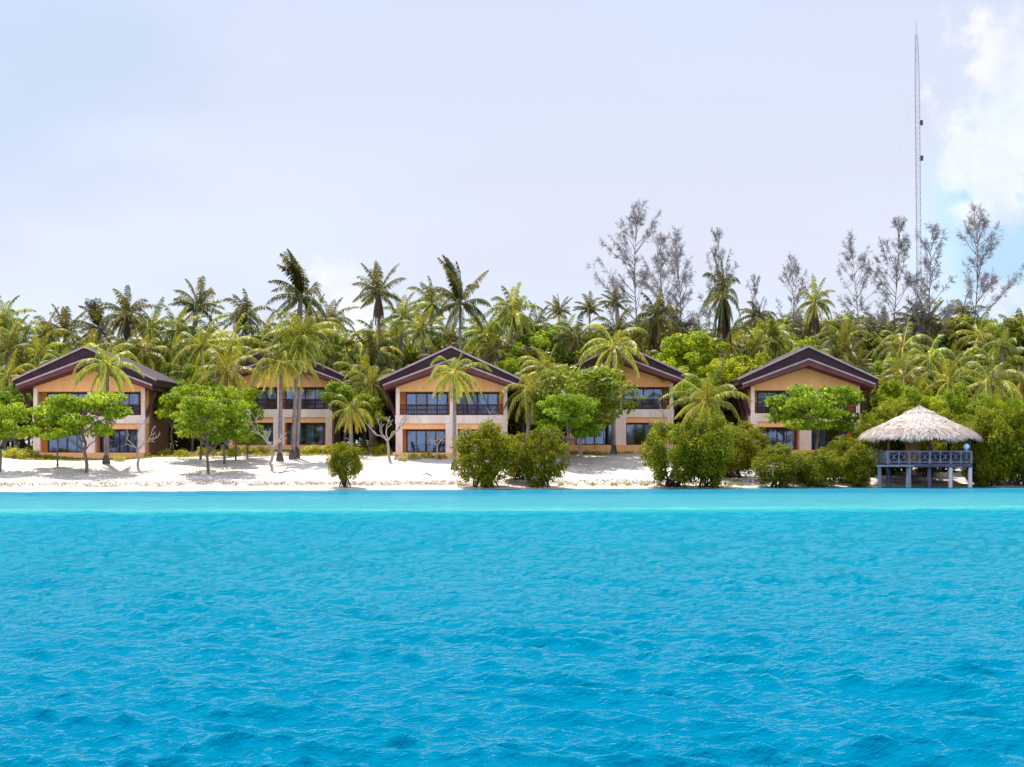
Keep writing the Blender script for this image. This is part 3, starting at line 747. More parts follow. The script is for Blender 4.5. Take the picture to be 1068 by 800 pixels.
prng = random.Random(5)
BG = []            # background things waiting for a label: (px, kind word, object, look, group)
def palm(px, py, Y, size, kind, dark=0, base=None, skirt=0, label=None, bend=None, rz=None, narrow=1.0):
    """crown centre at (px,py) at distance Y; size = crown radius in metres"""
    c_ = P(px, py, Y); ti = bend if bend is not None else prng.randrange(len(TR)); tm, off = TR[ti]
    if base:
        g_ = on_ground(*base); dx = c_.x - g_.x; bx, by = g_.x, g_.y; Y = by; c_ = P(px, py, by); dx = c_.x - bx
        bz = g_.z
    else:
        bx, by = c_.x - off[0], Y; bz = gz(bx, by); dx = off[0]
    H = c_.z - bz + .1
    a = thing('coconut_palm', label or 'x', 'palm tree', (bx, by, bz - .1), 0, None)
    sc = size / 4.4 * .9
    sx_ = (dx / off[0]) if (base and abs(off[0]) > .2) else 1
    if base and abs(off[0]) <= .2: sx_ = 1
    # trunk scaled to this palm's height; leaning palms shear by rotation
    if base:
        rot = math.atan2(dx, H); link('trunk', TR[0][0], a, scale=(1, 1, math.hypot(H, dx)), rot=(0, rot, 0)); cx, cy = dx, 0
    else:
        link('trunk', tm, a, scale=(1, 1, H)); cx, cy = off
    k = prng.randrange(3 if kind in ('full', 'bright', 'wind', 'spiky') else 2)
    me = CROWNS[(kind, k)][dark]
    rr = rz if rz is not None else (prng.uniform(-.5, .5) if kind in ('wind', 'mop') else prng.uniform(-.7, .7))
    link('crown', me, a, (cx, cy, H), (sc * narrow, sc * narrow, sc * prng.uniform(.95, 1.1) * (2 - narrow) ** .5), (prng.uniform(-.1, .1), prng.uniform(-.12, .12), rr))
    if skirt: link('dead_frond_skirt', SK[prng.randrange(2)], a, (cx, cy, H - .1), (sc * skirt, sc * skirt, sc * skirt * 1.15), (0, 0, prng.uniform(0, 6)))
    elif prng.random() < .6: link('coconut_cluster', NU[prng.randrange(2)], a, (cx, cy, H))
    if label is None:
        hgt = 'tall' if H > 17.5 else ('young low' if H < 9 else 'mid-height')
        BG.append((px, 'palm', a, ('dark' if dark else ('yellow-green' if kind in ('bright', 'droop') else 'green')) + ' ' + hgt, skirt))
    else: a['group'] = 'coconut palms behind and before the villas'
    return a

# key palms, seen one by one in the photograph
for args in [
    (3, 335, 172, 4.0, 'full', 0, None, .6), (68, 346, 176, 4.2, 'spiky', 1), (102, 342, 180, 4.0, 'wind', 1), (132, 328, 174, 4.4, 'mop', 1, None, .9),
    (158, 342, 176, 4.4, 'full', 0), (20, 366, 168, 3.6, 'bright', 0), (206, 320, 178, 4.4, 'spiky', 1), (210, 360, 166, 5.2, 'bright', 0),
    (256, 330, 178, 4.6, 'mop', 1), (346, 334, 180, 3.8, 'full', 1), (329, 342, 168, 4.2, 'bright', 0),
    (362, 366, 168, 4.8, 'droop', 0), (420, 330, 176, 3.8, 'full', 0), (450, 316, 182, 4.4, 'mop', 0), (440, 345, 170, 4.0, 'full', 0), (185, 345, 174, 4, 'full', 0),
    (583, 324, 205, 2.8, 'spiky', 1), (615, 322, 210, 3.0, 'spiky', 1), (642, 316, 200, 2.8, 'spiky', 1), (642, 346, 174, 4.2, 'full', 1),
    (880, 352, 176, 3.8, 'full', 0), (791, 330, 190, 3.4, 'full', 1), (803, 350, 172, 3.8, 'mop', 0), (706, 342, 180, 3.6, 'full', 1), 
    (961, 338, 178, 4.0, 'spiky', 1), (942, 362, 172, 4.4, 'bright', 0), (968, 376, 167, 4.2, 'bright', 0), (883, 372, 170, 3.6, 'spiky', 1),
    (1004, 326, 182, 3.2, 'full', 1), (1021, 350, 174, 4.2, 'droop', 0), (1038, 380, 165, 4.8, 'full', 0), (1062, 348, 178, 4.2, 'full', 0),
    (943, 396, 158, 4.0, 'bright', 0), (1033, 400, 156, 4.8, 'bright', 0), (1066, 396, 160, 4.4, 'droop', 0), (990, 398, 160, 3.8, 'full', 0),
    (40, 372, 166, 3.6, 'full', 0), (60, 375, 170, 3.6, 'full', 0), (300, 350, 175, 4.0, 'full', 0), (385, 372, 172, 4.2, 'bright', 0),
    (150, 368, 170, 4.0, 'droop', 0), (395, 355, 176, 4.0, 'full', 0), (500, 350, 180, 3.6, 'full', 1), (515, 352, 176, 4.0, 'bright', 0), (560, 340, 190, 3.6, 'full', 1),
    (240, 362, 172, 4.2, 'droop', 0), (275, 352, 176, 4.2, 'full', 0), (10, 392, 160, 3.4, 'bright', 0), (376, 392, 163, 4.2, 'full', 0), (352, 388, 166, 4.0, 'bright', 0),
    (920, 344, 186, 3.6, 'full', 1), (840, 348, 185, 3.4, 'full', 1), (670, 350, 178, 3.6, 'mop', 0), (590, 352, 182, 3.6, 'full', 0), (470, 352, 186, 3.6, 'full', 1), (985, 352, 180, 3.8, 'full', 0)]:
    palm(*args)
palm(315, 310, 165, 4.9, 'wind', 1, label='tallest wind-swept dark palm rising behind the second villa, a white cloud at its right', bend=3)
palm(395, 304, 172, 4.4, 'spiky', 1, skirt=1.0, label='tall dark palm with brown dead fronds between second and middle villas, against the sky', bend=0)
palm(480, 317, 165, 4.9, 'wind', 1, narrow=.9, label='tall palm with long bare grey trunk rising above the middle villa roof', bend=0)
palm(534, 325, 170, 4.6, 'mop', 0, skirt=.6, label='tall yellow-green palm with mop crown, right of the middle villa roof', bend=0)
palm(684, 330, 172, 4.6, 'mop', 1, skirt=1.1, label='dark drooping palm with brown skirt behind the fourth villa, below the casuarina', bend=0)
palm(754, 308, 168, 5.0, 'mop', 1, skirt=1.3, narrow=.62, label='tall narrow dark palm with long brown skirt and grey trunk, left of the rightmost villa', bend=0)
palm(850, 316, 180, 3.6, 'full', 0, skirt=1.25, narrow=.8, label='slim palm with thick brown skirt above the rightmost villa roof', bend=0)
# palms on the sand and close to the villas
palm(112, 380, 0, 4.0, 'droop', 0, base=(111, 484), label='palm standing before the leftmost villa, crown over its gable, right of centre')
palm(293, 378, 0, 4.4, 'bright', 0, base=(292, 481), label='left one of three slim palms before the second villa, with drooping yellow fronds')
palm(310, 362, 0, 4.4, 'full', 0, base=(305, 479), label='middle one of three slim palms before the second villa')
palm(316, 348, 0, 4.2, 'full', 0, base=(309, 478), label='right one of three slim palms before the second villa, tallest of them')
palm(474, 388, 0, 3.9, 'droop', 0, base=(474, 490), label='palm with pale trunk on the sand before the middle villa')
palm(640, 362, 0, 4.7, 'droop', 0, base=(640, 474), label='palm with straight trunk before the fourth villa, its crown over the roof apex')
palm(555, 406, 150, 4.6, 'droop', 0, label='greyish drooping palm in the gap right of the middle villa', bend=1)
palm(570, 386, 156, 4.0, 'full', 0, label='palm behind the wide green tree, in the gap left of the fourth villa', bend=1)
palm(737, 418, 146, 4.8, 'full', 0, label='low full palm with arching fronds in the gap left of the rightmost villa', bend=0)
palm(366, 428, 150, 3.2, 'bright', 0, label='short palm right of the second villa, behind the lone round mangrove', bend=0)
palm(236, 386, 153, 4.8, 'droop', 0, label='drooping palm covering the left roof edge of the second villa', bend=0)
palm(388, 400, 158, 4.0, 'full', 0, label='bushy palm in the gap left of the middle villa, above the shrubs', bend=0)

# ------------------------------------------------------------------ broad-leaved trees
def clumps_to_leaves(q, r, Cn, Rn, per, size, flat=.6, up=.9, tint=.45, tv=.2, aspect=.55, droop=0.0):
    """Cn (k,3) clump centres, Rn (k,3) radii -> leaf rhombi spread through each clump, denser towards its skin"""
    k = len(Cn); n = k * per; idx = np.repeat(np.arange(k), per)
    u = unit(r.normal(0, 1, (n, 3))); rad = r.uniform(.35, 1, n) ** .5 * r.uniform(.9, 1.12, n)
    pos = Cn[idx] + u * Rn[idx] * rad[:, None]
    nrm = unit(u * .8 + UP * up + r.normal(0, .55, (n, 3)))
    d = unit(np.cross(nrm, r.normal(0, 1, (n, 3)))); d = unit(d + u * .35 - UP * droop)
    wv = unit(np.cross(nrm, d))
    L = size * r.uniform(.6, 1.3, n)
    ct = r.normal(0, tv * .6, k)
    q.leaves(pos - d * L[:, None] * .5, d, wv, L, L * aspect, np.clip(tint + ct[idx] + r.normal(0, tv, n), 0, 1))

def limb(q, r, a, b_, r0, r1, wig=.12, n=6, tint=.5):
    a = np.array(a, float); b_ = np.array(b_, float); f = np.linspace(0, 1, n)[:, None]
    L = np.linalg.norm(b_ - a); pts = a + (b_ - a) * f + r.normal(0, wig * L / 5, (n, 3)) * (f * (1 - f) * 4) + UP * (L * .08 * np.sin(f * math.pi))
    q.tube(pts, np.linspace(r0, r1, n), 6, tint, cap=False); return pts

def layered_tree(seed, R_=4.2, H=5.6, h0=2.0, layers=4, leaf=.30, per=180, nc=46, tint=.5, tv=.2, th=.30):
    """flat, tiered crown on a short trunk (sea almond)"""
    r = np.random.RandomState(seed); tq, cq = QB(), QB()
    top = np.array([r.normal(0, .3), r.normal(0, .3), H * .82]); main = limb(tq, r, (0, 0, -.2), top, .17, .05, .1, 9)
    Cn = []; Rn = []
    for i in range(nc):
        f = r.uniform(0, 1); z = h0 + .35 + (H - h0 - .8) * (math.floor(f * layers) + .5) / layers + r.normal(0, .16)
        rel = (z - h0) / (H - h0); rmax = R_ * math.sqrt(max(.05, 1 - (rel * .93) ** 3)) * (.85 + .15 * min(1, rel * 4))
        a = r.uniform(0, 6.283); rr = rmax * math.sqrt(r.uniform(.05, 1)) * r.uniform(.85, 1.08)
        c_ = np.array([rr * math.cos(a), rr * math.sin(a), z]); Cn.append(c_)
        s_ = r.uniform(.7, 1.25); Rn.append((s_ * 1.1, s_ * 1.1, s_ * th))
        if i % 2 == 0:
            st = main[min(8, max(2, int((z - .8) / H * 9)))]
            limb(tq, r, st, c_ - UP * .1, .055, .015, .15, 5)
    clumps_to_leaves(cq, r, np.array(Cn), np.array(Rn), per, leaf, tint=tint, tv=tv, aspect=.6)
    return tq, cq

def round_tree(seed, R_=4.5, H=11, h0=3.5, nc=70, leaf=.34, per=110, tint=.45, tv=.2, flat=.8):
    """tall tree with uneven billowing crown"""
    r = np.random.RandomState(seed); tq, cq = QB(), QB()
    main = limb(tq, r, (0, 0, -.3), (r.normal(0, .4), r.normal(0, .4), H * .8), .26, .06, .1, 9)
    lobes = [(np.array([r.uniform(-.5, .5) * R_, r.uniform(-.5, .5) * R_, h0 + (H - h0) * r.uniform(.3, .85)]), R_ * r.uniform(.38, .62)) for _ in range(8)]
    Cn = []; Rn = []
    for i in range(nc):
        lc, lr = lobes[r.randint(8)]; u = unit(r.normal(0, 1, 3)); u[2] = abs(u[2]) * .9 - .15
        c_ = lc + u * lr * r.uniform(.75, 1.05); c_[2] = min(c_[2], H); Cn.append(c_)
        s_ = r.uniform(.55, 1.05) * R_ / 4.5; Rn.append((s_, s_, s_ * .7))
        if i % 4 == 0: limb(tq, r, main[r.randint(3, 8)], c_, .08, .02, .15, 5)
    clumps_to_leaves(cq, r, np.array(Cn), np.array(Rn), per, leaf, tint=tint, tv=tv)
    return tq, cq

def mangrove(seed, R_=3.0, H=4.2, h0=.25, nc=120, leaf=.22, per=110, tint=.45, stilts=True):
    r = np.random.RandomState(seed); tq, cq = QB(), QB()
    Cn = []; Rn = []
    bumps = [unit(np.array([r.normal(), r.normal(), abs(r.normal())])) for _ in range(7)]; bh = r.uniform(-.10, .22, 7)
    for i in range(nc):
        u = unit(r.normal(0, 1, 3)); u[2] = u[2] * .95
        if u[2] < -.9: u[2] = -u[2]
        k = 1 + sum(h_ * max(0, float(u @ b_)) ** 5 for b_, h_ in zip(bumps, bh))
        c_ = np.array([u[0] * R_ * k, u[1] * R_ * k, (H + h0) / 2 + u[2] * (H - h0) / 2 * k]) * np.array([.84, .84, 1]) * 1.0
        c_ = np.array([0, 0, (H + h0) / 2]) + (c_ - np.array([0, 0, (H + h0) / 2])) * r.uniform(.55, 1.0); Cn.append(c_)
        s_ = r.uniform(.38, .72) * R_ / 3; Rn.append((s_, s_, s_ * .8))
    Cn = np.array(Cn)
    clumps_to_leaves(cq, r, Cn, np.array(Rn), per, leaf, tint=tint, tv=.17, up=1.0, aspect=.5)
    for i in range(9):
        a = r.uniform(0, 6.283); b_ = Cn[r.randint(nc)]; g_ = (math.cos(a) * r.uniform(.1, .9) * R_ * .35, math.sin(a) * R_ * .3, -.5)
        pts = limb(tq, r, g_, (b_[0] * .5, b_[1] * .5, h0 + .5), .10, .06, .25, 6); limb(tq, r, pts[-1], b_, .06, .015, .1, 4)
    if stilts:
        for i in range(12):
            a = i * .55 + r.uniform(-.2, .2); f = np.linspace(0, 1, 6)
            rr = .15 + R_ * .32 * f * r.uniform(.8, 1.3); z = .95 * (1 - f ** 2) - .5 * f
            tq.tube(np.stack([rr * math.cos(a), rr * math.sin(a), z], -1), np.linspace(.07, .035, 6), 6, cap=False)
    return tq, cq

def shrub(seed, R_=1.0, H=1.2, leaf=.2, n=26, tint=.5):
    r = np.random.RandomState(seed); cq = QB(); tq = QB(); Cn = []; Rn = []
    for i in range(n):
        a = r.uniform(0, 6.283); rr = R_ * math.sqrt(r.uniform(0, 1)); z = H * r.uniform(.15, .9) * math.sqrt(max(0, 1 - (rr / R_) ** 2 * .7))
        c_ = np.array([rr * math.cos(a), rr * math.sin(a), z]); Cn.append(c_); s_ = r.uniform(.2, .4); Rn.append((s_, s_, s_))
        if i % 3 == 0: limb(tq, r, (0, 0, -.1), c_, .02, .008, .1, 4)
    clumps_to_leaves(cq, r, np.array(Cn), np.array(Rn), 38, leaf, tint=tint, tv=.25, up=.7, aspect=.4)
    return tq, cq

def bare_tree(seed, H=3.2, spread=1.6, n=5):
    r = np.random.RandomState(seed); q = QB()
    fork = np.array([r.normal(0, .12), r.normal(0, .1), H * .48]); limb(q, r, (0, 0, -.2), fork, .12, .085, .18, 7)
    def grow(a, d, L, rad, lev):
        b_ = a + unit(d) * L; pts = limb(q, r, a, b_, rad, rad * .6, .2, 5)
        if lev == 0: return
        for _ in range(r.randint(2, 4)):
            grow(pts[r.randint(3, 5)], unit(d) + r.normal(0, .55, 3) + UP * .15, L * r.uniform(.5, .75), rad * .6, lev - 1)
    for i in range(n):
        a = i * 2 * math.pi / n + r.uniform(-.3, .3)
        grow(fork, np.array([math.cos(a), math.sin(a) * .7, r.uniform(.4, 1.1)]), spread * r.uniform(.5, .95), .06, 2)
    return q

def casuarina(seed, H=26.0, start=.45, spread=4.8, nb=44):
    r = np.random.RandomState(seed); tq, cq = QB(), QB()
    z = np.linspace(0, 1, 16); tr_ = np.stack([.7 * np.sin(z * 5 + seed) + r.uniform(-1.1, 1.1) * z ** 3, .4 * np.sin(z * 3), z * H], -1) * np.array([1, 1, 1]); tr_[:, 0] -= tr_[0, 0]
    tq.tube(tr_, np.linspace(.24, .02, 16) ** 1.0 * np.interp(z, [0, .4, .7, 1], [1, .8, .5, .5]), 8, cap=False)
    gaps = r.uniform(0, 6.283, 3)
    Pp = []; Dd = []; Tn = []
    for i in range(nb):
        f = start + (1 - start) * (i + r.uniform(0, 1)) / nb; a = r.uniform(0, 6.283); j = f * 15; j0 = min(14, int(j)); p0 = tr_[j0] + (tr_[j0 + 1] - tr_[j0]) * (j - j0)
        rel = (f - start) / (1 - start); L = spread * (1 - rel) ** .6 * r.uniform(.25, 1.3) * (1.05 + .35 * math.sin(rel * 11 + seed)) + .5
        el = R(22 + 38 * rel + r.uniform(-14, 22)); d = np.array([math.cos(a) * math.cos(el), math.sin(a) * math.cos(el), math.sin(el)])
        m_ = 7; ff = np.linspace(0, 1, m_)[:, None]; pts = p0 + d * L * ff + UP * (L * .18 * ff ** 2) + r.normal(0, .07, (m_, 3)) * ff
        tq.tube(pts, np.linspace(.05, .012, m_), 4, cap=False)
        nt = int(4 + L * 2.7)
        for _ in range(nt):
            g_ = r.uniform(.2, 1.0) ** .5; k = g_ * (m_ - 1); k0 = min(m_ - 2, int(k)); c_ = pts[k0] + (pts[k0 + 1] - pts[k0]) * (k - k0)
            td = unit(d + r.normal(0, .55, 3)); tl = r.uniform(.35, .9); mpos = c_ + td * tl
            nn = 15; tpar = r.uniform(0, 1, nn)[:, None]; Pp.append(c_ + (mpos - c_) * tpar); Dd.append(unit(td * .8 + r.normal(0, .42, (nn, 3)) - UP * .10)); Tn.append(np.clip(.4 + r.normal(0, .12) + r.normal(0, .2, nn), 0, 1))
    Pp = np.concatenate(Pp); Dd = np.concatenate(Dd); Tn = np.concatenate(Tn); wv = unit(np.cross(Dd, r.normal(0, 1, Dd.shape)))
    cq.leaves(Pp, Dd, wv, r.uniform(.3, .6, len(Pp)), .042, Tn)
    return tq, cq

def meshes(pair, mt, mc): return pair[0].mesh('trunk', mt, True), pair[1].mesh('crown', mc)
ALM = [meshes(layered_tree(s_), M['bark'], M['almond']) for s_ in (1, 2, 3)]
ALMW = meshes(layered_tree(9, R_=4.6, H=7.2, h0=2.4, layers=7, nc=95, per=130, th=.6, tint=.42), M['pale_bark'], M['deepgreen'])
BRT = [meshes(round_tree(s_, tint=.5), M['bark'], M['bright']) for s_ in (11, 12)]
GRN = [meshes(round_tree(s_, tint=.45), M['bark'], M['almond']) for s_ in (15, 16)]
FOR = [meshes(round_tree(s_, R_=5.5, H=14, h0=3, nc=85, per=110, leaf=.40), M['bark'], M['forest']) for s_ in (21, 22, 23)]
MAN = [meshes(mangrove(s_, h0=.55 if s_ == 31 else -.05), M['dark_bark'], M['mangrove']) for s_ in (31, 32, 33, 34)]
SHR = [meshes(shrub(s_), M['bark'], M['shrub']) for s_ in (41, 42, 43)]
CAS = [meshes(casuarina(51 + i), M['bark'], M['needles']) for i in range(4)]
BARE = [bare_tree(s_).mesh('branches', M['pale_bark'], True) for s_ in (61, 62, 63, 64)]

def tree(name, pair, loc, s, label, cat, group, rz=None, sz=None):
    a = thing(name, label or 'x', cat, loc, prng.uniform(0, 6.28) if rz is None else rz, group)
    a.scale = (s, s, sz if sz else s)
    link('trunk', pair[0], a); link('crown', pair[1], a)
    return a

# flat-crowned trees on the sand
def almond(px, base_py, top_py, halfw, k, label, pair=None):
    g_ = on_ground(px, base_py); s_ = halfw / F * g_.y / 3.9; H = (base_py - top_py) / F * g_.y
    return tree('sea_almond_tree', pair or ALM[k], g_, s_, label, 'tree', 'flat-crowned green trees on the beach', sz=H / 5.5 if pair is None else H / 7.2)
almond(90, 493, 405, 44, 0, 'flat-crowned green tree on the sand before the leftmost villa')
almond(0, 492, 418, 34, 1, 'flat-crowned green tree cut by the left picture edge')
almond(60, 487, 414, 24, 2, 'thin-trunked small tree just left of the flat-crowned tree before the leftmost villa')
almond(209, 480, 396, 38, 2, 'bushy green tree between leftmost and second villas, standing farther back')
almond(217, 494, 412, 40, 1, 'leaning tree nearest the water between the leftmost and second villas')
almond(234, 484, 418, 32, 0, 'forked pale-trunked tree left of the second villa')
almond(606, 478, 383, 50, 0, 'wide dense green tree hiding the left half of the fourth villa', ALMW)
almond(593, 486, 410, 34, 1, 'lower green tree behind the mangroves left of the fourth villa')
almond(850, 488, 396, 46, 2, 'flat-crowned green tree with pale trunk before the rightmost villa')
almond(246, 480, 402, 26, 1, 'small leafy tree right before the left column of the second villa')
almond(258, 479, 440, 18, 1, 'small sapling with dark trunk before the second villa')

# bare pale trees
def bare(px, base_py, top_py, k, label, rz=0.0):
    g_ = on_ground(px, base_py); s_ = (base_py - top_py) / F * g_.y / 3.3
    a = thing('bare_tree', label, 'tree', g_, rz, 'bare pale branching trees on the beach'); a.scale = (s_, s_, s_)
    link('branches', BARE[k], a)
bare(144, 490, 446, 0, 'bare pale forked tree before the right corner of the leftmost villa')
bare(283, 491, 442, 1, 'bare thin pale tree on the sand before the second villa', 1.0)
bare(408, 482, 436, 2, 'bare pale forked tree on the sand left of the middle villa', .4)
bare(455, 480, 450, 3, 'short bare branches before the centre of the middle villa', 2.0)
bare(698, 478, 432, 0, 'bare pale branches before the right corner of the fourth villa', 3.4)
bare(497, 484, 436, 1, 'bare pale branches right of the middle villa palm trunk', 4.2)
bare(730, 480, 436, 3, 'bare pale branches in the gap left of the rightmost villa', 5.0)

# mangroves and beach bushes
def mang(px, base_py, top_py, halfw, k, label, rz=0.0, depth=None):
    g_ = on_ground(px, base_py) if depth is None else Vector(((px - 534) / F * depth, depth, gz((px - 534) / F * depth, depth)))
    bot = HY + (EYE - g_.z) / g_.y * F
    s_ = halfw / F * g_.y / 2.95; H = (bot - top_py) / F * g_.y
    a = tree('mangrove_bush', MAN[k], g_, s_, label, 'bush', 'dense green mangrove bushes along the shore', rz, H / 4.35)
mang(360, 508, 458, 21, 0, 'lone small round mangrove on dark arching roots at the waterline', .3)
mang(506, 508, 438, 38, 1, 'large round mangrove at the waterline before the middle villa', 1.1)
mang(565, 508, 447, 29, 2, 'smaller mangrove at the waterline right of the large round one', 2.0)
mang(704, 508, 434, 37, 3, 'big mangrove before the gap between fourth and rightmost villas, left half of the pair', .6)
mang(738, 508, 431, 34, 2, 'big mangrove before the gap between fourth and rightmost villas, right half of the pair', 4.0)
mang(764, 498, 444, 32, 2, 'mangrove filling the gap between the big pair and the rightmost villa corner', .4)
mang(838, 502, 470, 30, 1, 'low bush standing behind the two low waterline mangroves before the rightmost villa', 2.3)
mang(908, 492, 440, 26, 3, 'tall bush at the right corner of the rightmost villa', 1.2)
mang(882, 503, 456, 24, 2, 'rounded bush between the rightmost villa and the hut landing', 4.2)
mang(544, 500, 452, 26, 1, 'bush behind the gap between the two waterline mangroves before the middle villa', 5.2)
mang(1046, 498, 424, 36, 3, 'tall bush between the two large ones at the right edge', 1.5)
mang(780, 487, 440, 30, 1, 'mangrove standing farther back before the rightmost villa left corner', 2.9)
mang(812, 508, 464, 30, 2, 'low wide mangrove at the waterline before the rightmost villa', 3.6)
mang(852, 508, 466, 30, 3, 'low mangrove left of the thatched hut, at the waterline', 5.1)
mang(922, 495, 422, 34, 1, 'tall bush directly behind the left side of the thatched hut', 5.6)
mang(895, 508, 462, 22, 1, 'dark low bush at the left stilts of the thatched hut', 1.9)
mang(935, 488, 420, 36, 2, 'bush behind the middle of the thatched hut', .9, 146)
mang(985, 488, 424, 36, 3, 'bush behind the right side of the thatched hut', 2.2, 147)
mang(1030, 506, 426, 36, 1, 'large bush at the waterline just right of the thatched hut', 3.1)
mang(1062, 506, 420, 36, 2, 'large bush at the right picture edge beside the water', 4.4)
mang(1022, 508, 468, 20, 2, 'small low bush touching the right stilts of the thatched hut', 5.3)
mang(968, 500, 452, 20, 3, 'small bush in the shade under the thatched hut', .2, 143)

# low flowering shrubs near the villas
SH = [(190, 476, 9), (14, 478, 14), (32, 476, 10), (50, 479, 7), (125, 481, 7), (262, 473, 9), (276, 474, 10), (240, 476, 10), (250, 472, 9), (325, 474, 12), (341, 473, 11), (355, 472, 10), (372, 474, 10),
      (384, 470, 14), (396, 474, 12), (432, 479, 8), (446, 478, 8), (460, 479, 7), (598, 471, 11), (616, 472, 11), (632, 471, 10), (655, 470, 7), (668, 469, 7), (196, 470, 12), (172, 476, 9), (215, 474, 10),
      (866, 478, 9), (880, 474, 10), (760, 470, 12), (744, 468, 12), (420, 481, 6), (480, 478, 8), (548, 474, 12), (530, 472, 12), (575, 473, 10), (225, 468, 12), (183, 462, 12)]
SPOT = [(0, 30, 'left of the leftmost villa'), (30, 160, 'before the leftmost villa terrace'), (160, 235, 'between the leftmost and second villas'), (235, 350, 'before the second villa terrace'),
        (350, 410, 'between the second and middle villas'), (410, 515, 'before the middle villa terrace'), (515, 590, 'between the middle and fourth villas'), (590, 710, 'before the fourth villa terrace'), (710, 780, 'left of the rightmost villa'), (780, 1100, 'before the rightmost villa terrace')]
NTH = ['leftmost', 'second from left', 'third from left', 'fourth from left', 'fifth from left', 'sixth from left', 'seventh from left', 'eighth from left', 'ninth from left', 'tenth from left', 'eleventh from left', 'twelfth from left', 'thirteenth from left', 'fourteenth from left']
SH.sort(); cnt = {}
for i, (px, py, hw) in enumerate(SH):
    where = next(t_ for a, b_, t_ in SPOT if a <= px < b_); k = cnt.get(where, 0); cnt[where] = k + 1
    g_ = on_ground(px, py); s_ = hw / F * g_.y / 1.15
    tree('low_shrub', SHR[i % 3], g_, s_, 'low yellow-green shrub %s, %s of them' % (where, NTH[k]), 'shrub', 'low yellow-green shrubs around the villas', sz=s_ * .9)

# casuarinas
def casu(px, top_py, Y, k, label, s_=1.0, rz=0.0):
    x = (px - 534) / F * Y; g_ = gz(x, Y); H = EYE + (HY - top_py) / F * Y - g_
    tree('casuarina_tree', CAS[k], (x, Y, g_), H / 26 * s_, label, 'tree', 'thin feathery casuarinas rising behind the palms', rz, H / 26)
casu(670, 218, 178, 0, 'tallest thin casuarina, above the fourth villa, left one of the close pair', .85, .5)
casu(706, 248, 182, 1, 'casuarina right beside the tallest one, above the fourth villa', .95, 2.2)
casu(690, 256, 186, 2, 'casuarina squeezed between the close pair above the fourth villa', 1.0, 4)
casu(749, 250, 185, 2, 'thin casuarina tip poking out above the narrow dark palm', .6, 1.2)
casu(784, 292, 190, 3, 'lowest casuarina tip, left of the rightmost villa roof', .6, .2)
casu(822, 272, 190, 0, 'small casuarina tip above the rightmost villa roof', .75, 3.0)
casu(888, 252, 180, 1, 'sparse casuarina above the right end of the rightmost villa roof', .75, 3.8)
casu(932, 240, 178, 2, 'casuarina just left of the lattice mast', .95, 5.0)
casu(973, 240, 176, 3, 'casuarina just right of the lattice mast, crossing it', .95, 1.4)
casu(1012, 221, 180, 0, 'dark casuarina farthest right, beside the blue sky gap', .9, 2.6)

# background trees, seen through gaps and over the roofs
BGT = []
def bgt(px, top, Y, kind, k, s_=1.0):
    pair = dict(b=BRT, g=GRN, f=FOR)[kind][k % len(dict(b=BRT, g=GRN, f=FOR)[kind])]; H0 = dict(b=11.3, g=11.3, f=14.3)[kind]
    x = (px - 534) / F * Y; g_ = gz(x, Y); H = EYE + (HY - top) / F * Y - g_
    a = tree('broadleaf_tree', pair, (x, Y, g_), s_ * max(.75, min(1.3, H / H0)), None, 'tree', None, sz=H / H0)
    BG.append((px, 'tree', a, dict(b='bright yellow-green bushy', g='fresh green leafy', f='dark green dense')[kind], 0))
for a in [(728, 345, 166, 'b', 0), (700, 362, 162, 'b', 1, .7), (775, 356, 164, 'b', 1), (560, 352, 168, 'g', 0), (600, 338, 176, 'g', 1, 1.2), (620, 350, 172, 'g', 0), (750, 372, 160, 'b', 0, .8), (800, 365, 168, 'b', 1, .8),
          (825, 336, 182, 'g', 1), (845, 330, 192, 'f', 0), (870, 326, 196, 'f', 1), (900, 330, 194, 'f', 2), (935, 372, 168, 'b', 0, .8), (918, 362, 172, 'b', 1, .7), (955, 385, 162, 'b', 1, .8), (1010, 366, 170, 'g', 0),
          (1050, 332, 180, 'g', 1), (1030, 335, 184, 'f', 0), (800, 332, 196, 'f', 2), (770, 332, 200, 'f', 1), (980, 340, 190, 'f', 1), (690, 352, 168, 'b', 1, .8), (530, 372, 164, 'b', 0, .8),
          (200, 382, 158, 'g', 0, .8), (180, 392, 156, 'b', 1, .7), (385, 410, 154, 'b', 0, .6), (5, 400, 156, 'g', 1, .8), (30, 382, 162, 'f', 0, .7), (360, 398, 156, 'g', 1, .7), (570, 400, 156, 'b', 1, .7), (545, 400, 156, 'g', 0, .7),
          (730, 392, 156, 'g', 1, .7), (936, 394, 156, 'b', 0, .6), (930, 402, 158, 'b', 1, .55), (1000, 400, 153, 'g', 0, .7), (1055, 402, 154, 'b', 1, .7), (940, 404, 151, 'g', 1, .6), (1025, 412, 150, 'g', 0, .6), (975, 412, 150, 'b', 0, .6)]:
    bgt(*a)
r_ = random.Random(8)
for i in range(34):                               # the belt behind everything
    px = -30 + i * 34 + r_.uniform(-10, 10); bgt(px, (352 if px < 560 else (344 if px < 790 else 333)) + r_.uniform(-8, 10) + (8 if px < 60 else 0), r_.uniform(178, 200), 'f', i, 1.1)
for i in range(24):                               # lower row just behind the villas
    px = -20 + i * 47 + r_.uniform(-12, 12); bgt(px, 380 + r_.uniform(-12, 10), r_.uniform(168, 176), 'gf'[i % 2], i, 1.0)
THK = [meshes(mangrove(s_, R_=4.6, H=6.2, h0=.2, nc=110, per=85, leaf=.36, stilts=False), M['bark'], M['forest']) for s_ in (81, 82)]
